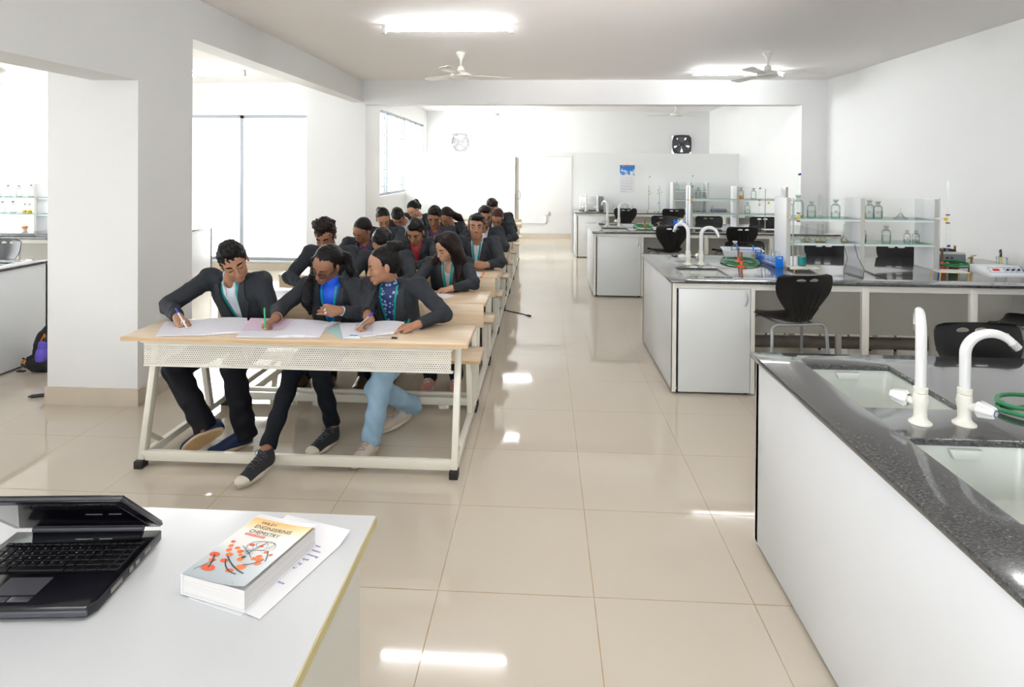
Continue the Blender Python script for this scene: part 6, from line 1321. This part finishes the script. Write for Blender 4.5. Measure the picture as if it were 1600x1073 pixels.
t3, i3 = person('girl with a hair bun and flowered shirt looking left, right end of the front desk', (-.95, 4.00, .565), (-.965, 3.81, .930),
    sh=[(-.790, 3.80, .915), (-1.105, 3.84, .905)], el=[(-.590, 3.605, .795), (-1.085, 3.66, .775)], wr=[(-.715, 3.425, .772), (-.990, 3.440, .790)],
    head=(-1.000, 3.745, 1.055), gaze=(-.88, -.44, -.22), up=(-.14, -.05, 1), knee=[(-.985, 3.545, .36), (-.925, 3.50, .475)], ank=[(-.855, 3.90, .135), (-.985, 3.475, .130)],
    toe=[((-1.015, 3.740, .010), (-.860, 3.945, .035)), ((-1.040, 3.290, .010), (-.975, 3.510, .010))], male=False, skin='mid', hair='tied', extra=bun, shirt=SHF, h=.0033, hs=.97, vw=.074, vdepth=.42, face='half',
    hands=(dict(d=(-.95, -.30, -.10), pn=(0, .1, -1), curl=(12, 26, 30, 34), thumb=(.35, .3), spread=.3, s=.95), dict(d=(-.55, -.75, -.25), pn=(.45, .05, -.85), curl=(50, 52, 56, 60), thumb=(.25, .7), s=.90)),
    trousers=JEANL, tr=(.082, .064, .056), lan=True, logo=True, collar='high', shoes=dict(m=(BEIGE, SOLEW, SOLEW, mat('grey_beige_lace', (.30, .27, .24), .7)), laces=True))
pen('pen', 'grey pen with blue cap in the hand of the girl with the bun', (-1.055, 3.335, DZ+.022), (-.962, 3.400, DZ+.105), mat('grey_pen_barrel', (.35, .36, .42), .3), mat('blue_pen_cap', (.02, .05, .55), .3))
er = thing('earring', 'small earring of the girl with the hair bun', 'earring', tuple(i3['L'](.080, -.006, -.046))); MB().lathe([(0, -.004), (.003, 0), (0, .004)], n=8).build('stud', CHROME, er)
# second row
k = seat(2, -1.73, .0, .985); k['sh'] = [(-1.555, 4.86, .965), (-1.89, 4.86, .965)]
person('curly haired boy in blazer looking down, left end of the second desk', k.pop('hip'), (-1.735, 4.84, 1.00), head=(-1.742, 4.78, 1.115), gaze=(.02, -.85, -.48), up=(0, -.3, .95), skin='dark', hair='curly', hmat=HAIRD, h=.0055, hs=1.0, must=True, face='down', shirt=SHW, **{a: b for a, b in k.items() if a != 'nb'})
k = seat(2, -1.27, .03, .955)
person('young man bent over his work directly behind the girl with the bun', k.pop('hip'), (-1.27, 4.83, .955), head=(-1.268, 4.73, 1.060), gaze=(.02, -.78, -.62), up=(0, -.5, .85), skin='mid', hair='short', h=.0055, hs=1.0, face='down', shirt=SHW, **{a: b for a, b in k.items() if a != 'nb'})
def long_(HS, HL):
    c = lambda *a: np.array(a, float)
    HS.cone(HL(.05, -.04, -.02), c(-.655, 4.80, .90), .050, .055, .03).cone(c(-.655, 4.80, .90), c(-.665, 4.715, .78), .055, .022, .03).cone(HL(-.075, -.01, -.06), c(-.86, 4.82, .925), .020, .030, .03).cone(c(-.86, 4.82, .925), c(-.90, 4.76, .875), .030, .012, .03)
k = seat(2, -.76, .0, .915); k['el'] = [(-.530, 4.585, .790), (-.965, 4.60, .79)]; k['wr'] = [(-.690, 4.505, .765), (-.875, 4.44, .765)]; k['sh'] = [(-.62, 4.84, .895), (-.905, 4.84, .890)]
person('woman with long dark hair and grey printed top writing at the second desk', k.pop('hip'), (-.76, 4.84, .915), head=(-.765, 4.755, 1.045), gaze=(-.62, -.66, -.42), up=(-.05, -.3, .95), male=False, skin='light', hair='long', extra=long_, hmat=HAIRD, h=.0045, hs=.95, face='down', shirt=SHG, collar=False, vdepth=.42, lan=True,
    hands=(dict(d=(-1, -.15, -.12), pn=(0, .1, -1), curl=(18, 22, 26, 30), s=.9), dict(d=(-.3, -.9, -.1))), shoes=dict(m=(PINKC, SOLEW, SOLEW, WHC), laces=True), **{a: b for a, b in k.items() if a != 'nb'})
# third row
k = seat(3, -1.73, .02, .945)
person('girl with tied back hair and red checked collar, left end of the third desk', k.pop('hip'), (-1.73, 5.83, .945), head=(-1.740, 5.745, 1.060), gaze=(-.38, -.68, -.60), up=(.05, -.4, .9), male=False, skin='dark', hair='tied', h=.0065, hs=.97, face='down', shirt=SHP, **{a: b for a, b in k.items() if a != 'nb'})
k = seat(3, -1.225, .02, .955); k['el'] = [(-1.0, 5.60, .79), (-1.46, 5.60, .79)]; k['wr'] = [(-1.19, 5.49, .770), (-1.33, 5.46, .77)]
person('man in crimson shirt with moustache looking down at papers, third desk', k.pop('hip'), (-1.225, 5.82, .945), head=(-1.222, 5.735, 1.055), gaze=(-.12, -.82, -.56), up=(0, -.4, .9), skin='mid', hair='short', h=.0055, hs=1.0, must=True, face='down', shirt=SHR, cuffs={0: SHR}, logo=True, hands=(dict(d=(-1, -.1, -.1), pn=(0, 0, -1)), None), **{a: b for a, b in k.items() if a != 'nb'})
k = seat(3, -.65, -.02, .965); k['el'] = [(-.400, 5.63, .795), (-.895, 5.62, .79)]; k['wr'] = [(-.515, 5.50, .785), (-.670, 5.50, .785)]
person('young man looking straight at the camera with clasped hands, third desk right end', k.pop('hip'), (-.645, 5.86, .955), head=(-.650, 5.815, 1.100), gaze=(.10, -.99, .02), up=(.02, 0, 1), skin='mid', hair='flat', h=.0045, hs=1.02, must=True, face='open', shirt=SHW, cuffs={0: SHW}, lan=True, logo=True, vdepth=.34,
    hands=(dict(d=(-1, -.25, .12), pn=(-.1, .9, -.4), curl=(35, 40, 45, 48), s=.95), dict(d=(.9, -.3, .05), pn=(.1, .9, -.4), curl=(40, 45, 48, 50), s=.95)), trousers=BRTROU, **{a: b for a, b in k.items() if a != 'nb'})
wt = thing('wrist_watch', 'black watch on the left wrist of the man facing the camera', 'watch', (-.505, 5.508, .786)); R_ = Matrix.Rotation(math.radians(45), 3, 'Z')
MB().tube([R_ @ Vector((0.0, .031*math.cos(a), .031*math.sin(a))) for a in [q*PI/10 for q in range(20)]], .006, 6, closed=True).build('watch_strap', BLACKP, wt)
# fourth row
k = seat(4, -1.80, .02, .955)
person('woman with tied hair looking down, leftmost in the fourth row', k.pop('hip'), (-1.80, 6.81, .955), head=(-1.802, 6.75, 1.085), gaze=(.30, -.72, -.55), up=(0, -.4, .9), male=False, skin='mid', hair='tied', h=.007, hs=.98, face='down', shirt=SHP, extra=pony, **{a: b for a, b in k.items() if a != 'nb'})
k = seat(4, -1.225, -.01, .965)
person('boy with red and blue checked collar and moustache looking down, fourth row middle', k.pop('hip'), (-1.23, 6.85, .965), head=(-1.232, 6.79, 1.105), gaze=(.02, -.88, -.42), up=(0, -.2, 1), skin='dark', hair='short', h=.006, hs=1.0, must=True, face='down', shirt=SHP, **{a: b for a, b in k.items() if a != 'nb'})
k = seat(4, -.68, -.01, .965)
person('bearded man in thin glasses peering past the man facing the camera, fourth row', k.pop('hip'), (-.68, 6.85, .965), head=(-.662, 6.79, 1.115), gaze=(.25, -.93, -.20), up=(0, -.1, 1), skin='dark', hair='short', hmat=HAIRD, h=.006, hs=1.0, must=2, face='half', glasses=True, shirt=SHW, **{a: b for a, b in k.items() if a != 'nb'})
# fifth row
k = seat(5, -1.82, .05, .945)
person('man with his head bent low, second from the left in the far rows', k.pop('hip'), (-1.80, 7.80, .95), head=(-1.865, 7.70, 1.025), gaze=(.15, -.55, -.82), up=(0, -.8, .55), skin='mid', hair='short', h=.008, hs=1.0, face='down', **{a: b for a, b in k.items() if a != 'nb'})
def tail(HS, HL): HS.cone(HL(.04, -.06, 0), HL(.12, -.10, -.10), .05, .045, .03).cone(HL(.12, -.10, -.10), HL(.19, -.08, -.15), .045, .02, .03)
k = seat(5, -1.24, .03, .935)
person('woman whose long brown hair shows behind the checked collar boy', k.pop('hip'), (-1.20, 7.80, .935), head=(-1.255, 7.72, 1.040), gaze=(-.3, -.65, -.7), up=(0, -.5, .85), male=False, skin='mid', hair='tied', hmat=HAIRD, h=.008, hs=.97, extra=tail, **{a: b for a, b in k.items() if a != 'nb'})
k = seat(5, -.62, .03, .945)
person('woman with reddish hair hidden between the two rear men at the aisle', k.pop('hip'), (-.62, 7.82, .945), head=(-.60, 7.74, 1.03), gaze=(-.1, -.7, -.7), up=(0, -.5, .85), male=False, skin='mid', hair='tied', hmat=hair_mat('reddish_brown_hair', (.06, .02, .015)), h=.008, hs=.97, **{a: b for a, b in k.items() if a != 'nb'})
# sixth row
k = seat(6, -1.86, .03, .96)
person('woman with ponytail tilting her head, farthest student on the left', k.pop('hip'), (-1.82, 8.80, .96), head=(-1.895, 8.72, 1.06), gaze=(-.35, -.65, -.65), up=(-.2, -.4, .9), male=False, skin='light', hair='tied', h=.008, hs=.98, extra=pony, **{a: b for a, b in k.items() if a != 'nb'})
k = seat(6, -.68, .02, .98)
person('man with his face turned down to the right, farthest student at the aisle', k.pop('hip'), (-.67, 8.83, .99), head=(-.745, 8.75, 1.10), gaze=(.45, -.70, -.55), up=(-.1, -.3, .95), skin='dark', hair='short', hmat=HAIRD, h=.008, hs=1.0, shirt=SHW, **{a: b for a, b in k.items() if a != 'nb'})
bpy.context.view_layer.update()
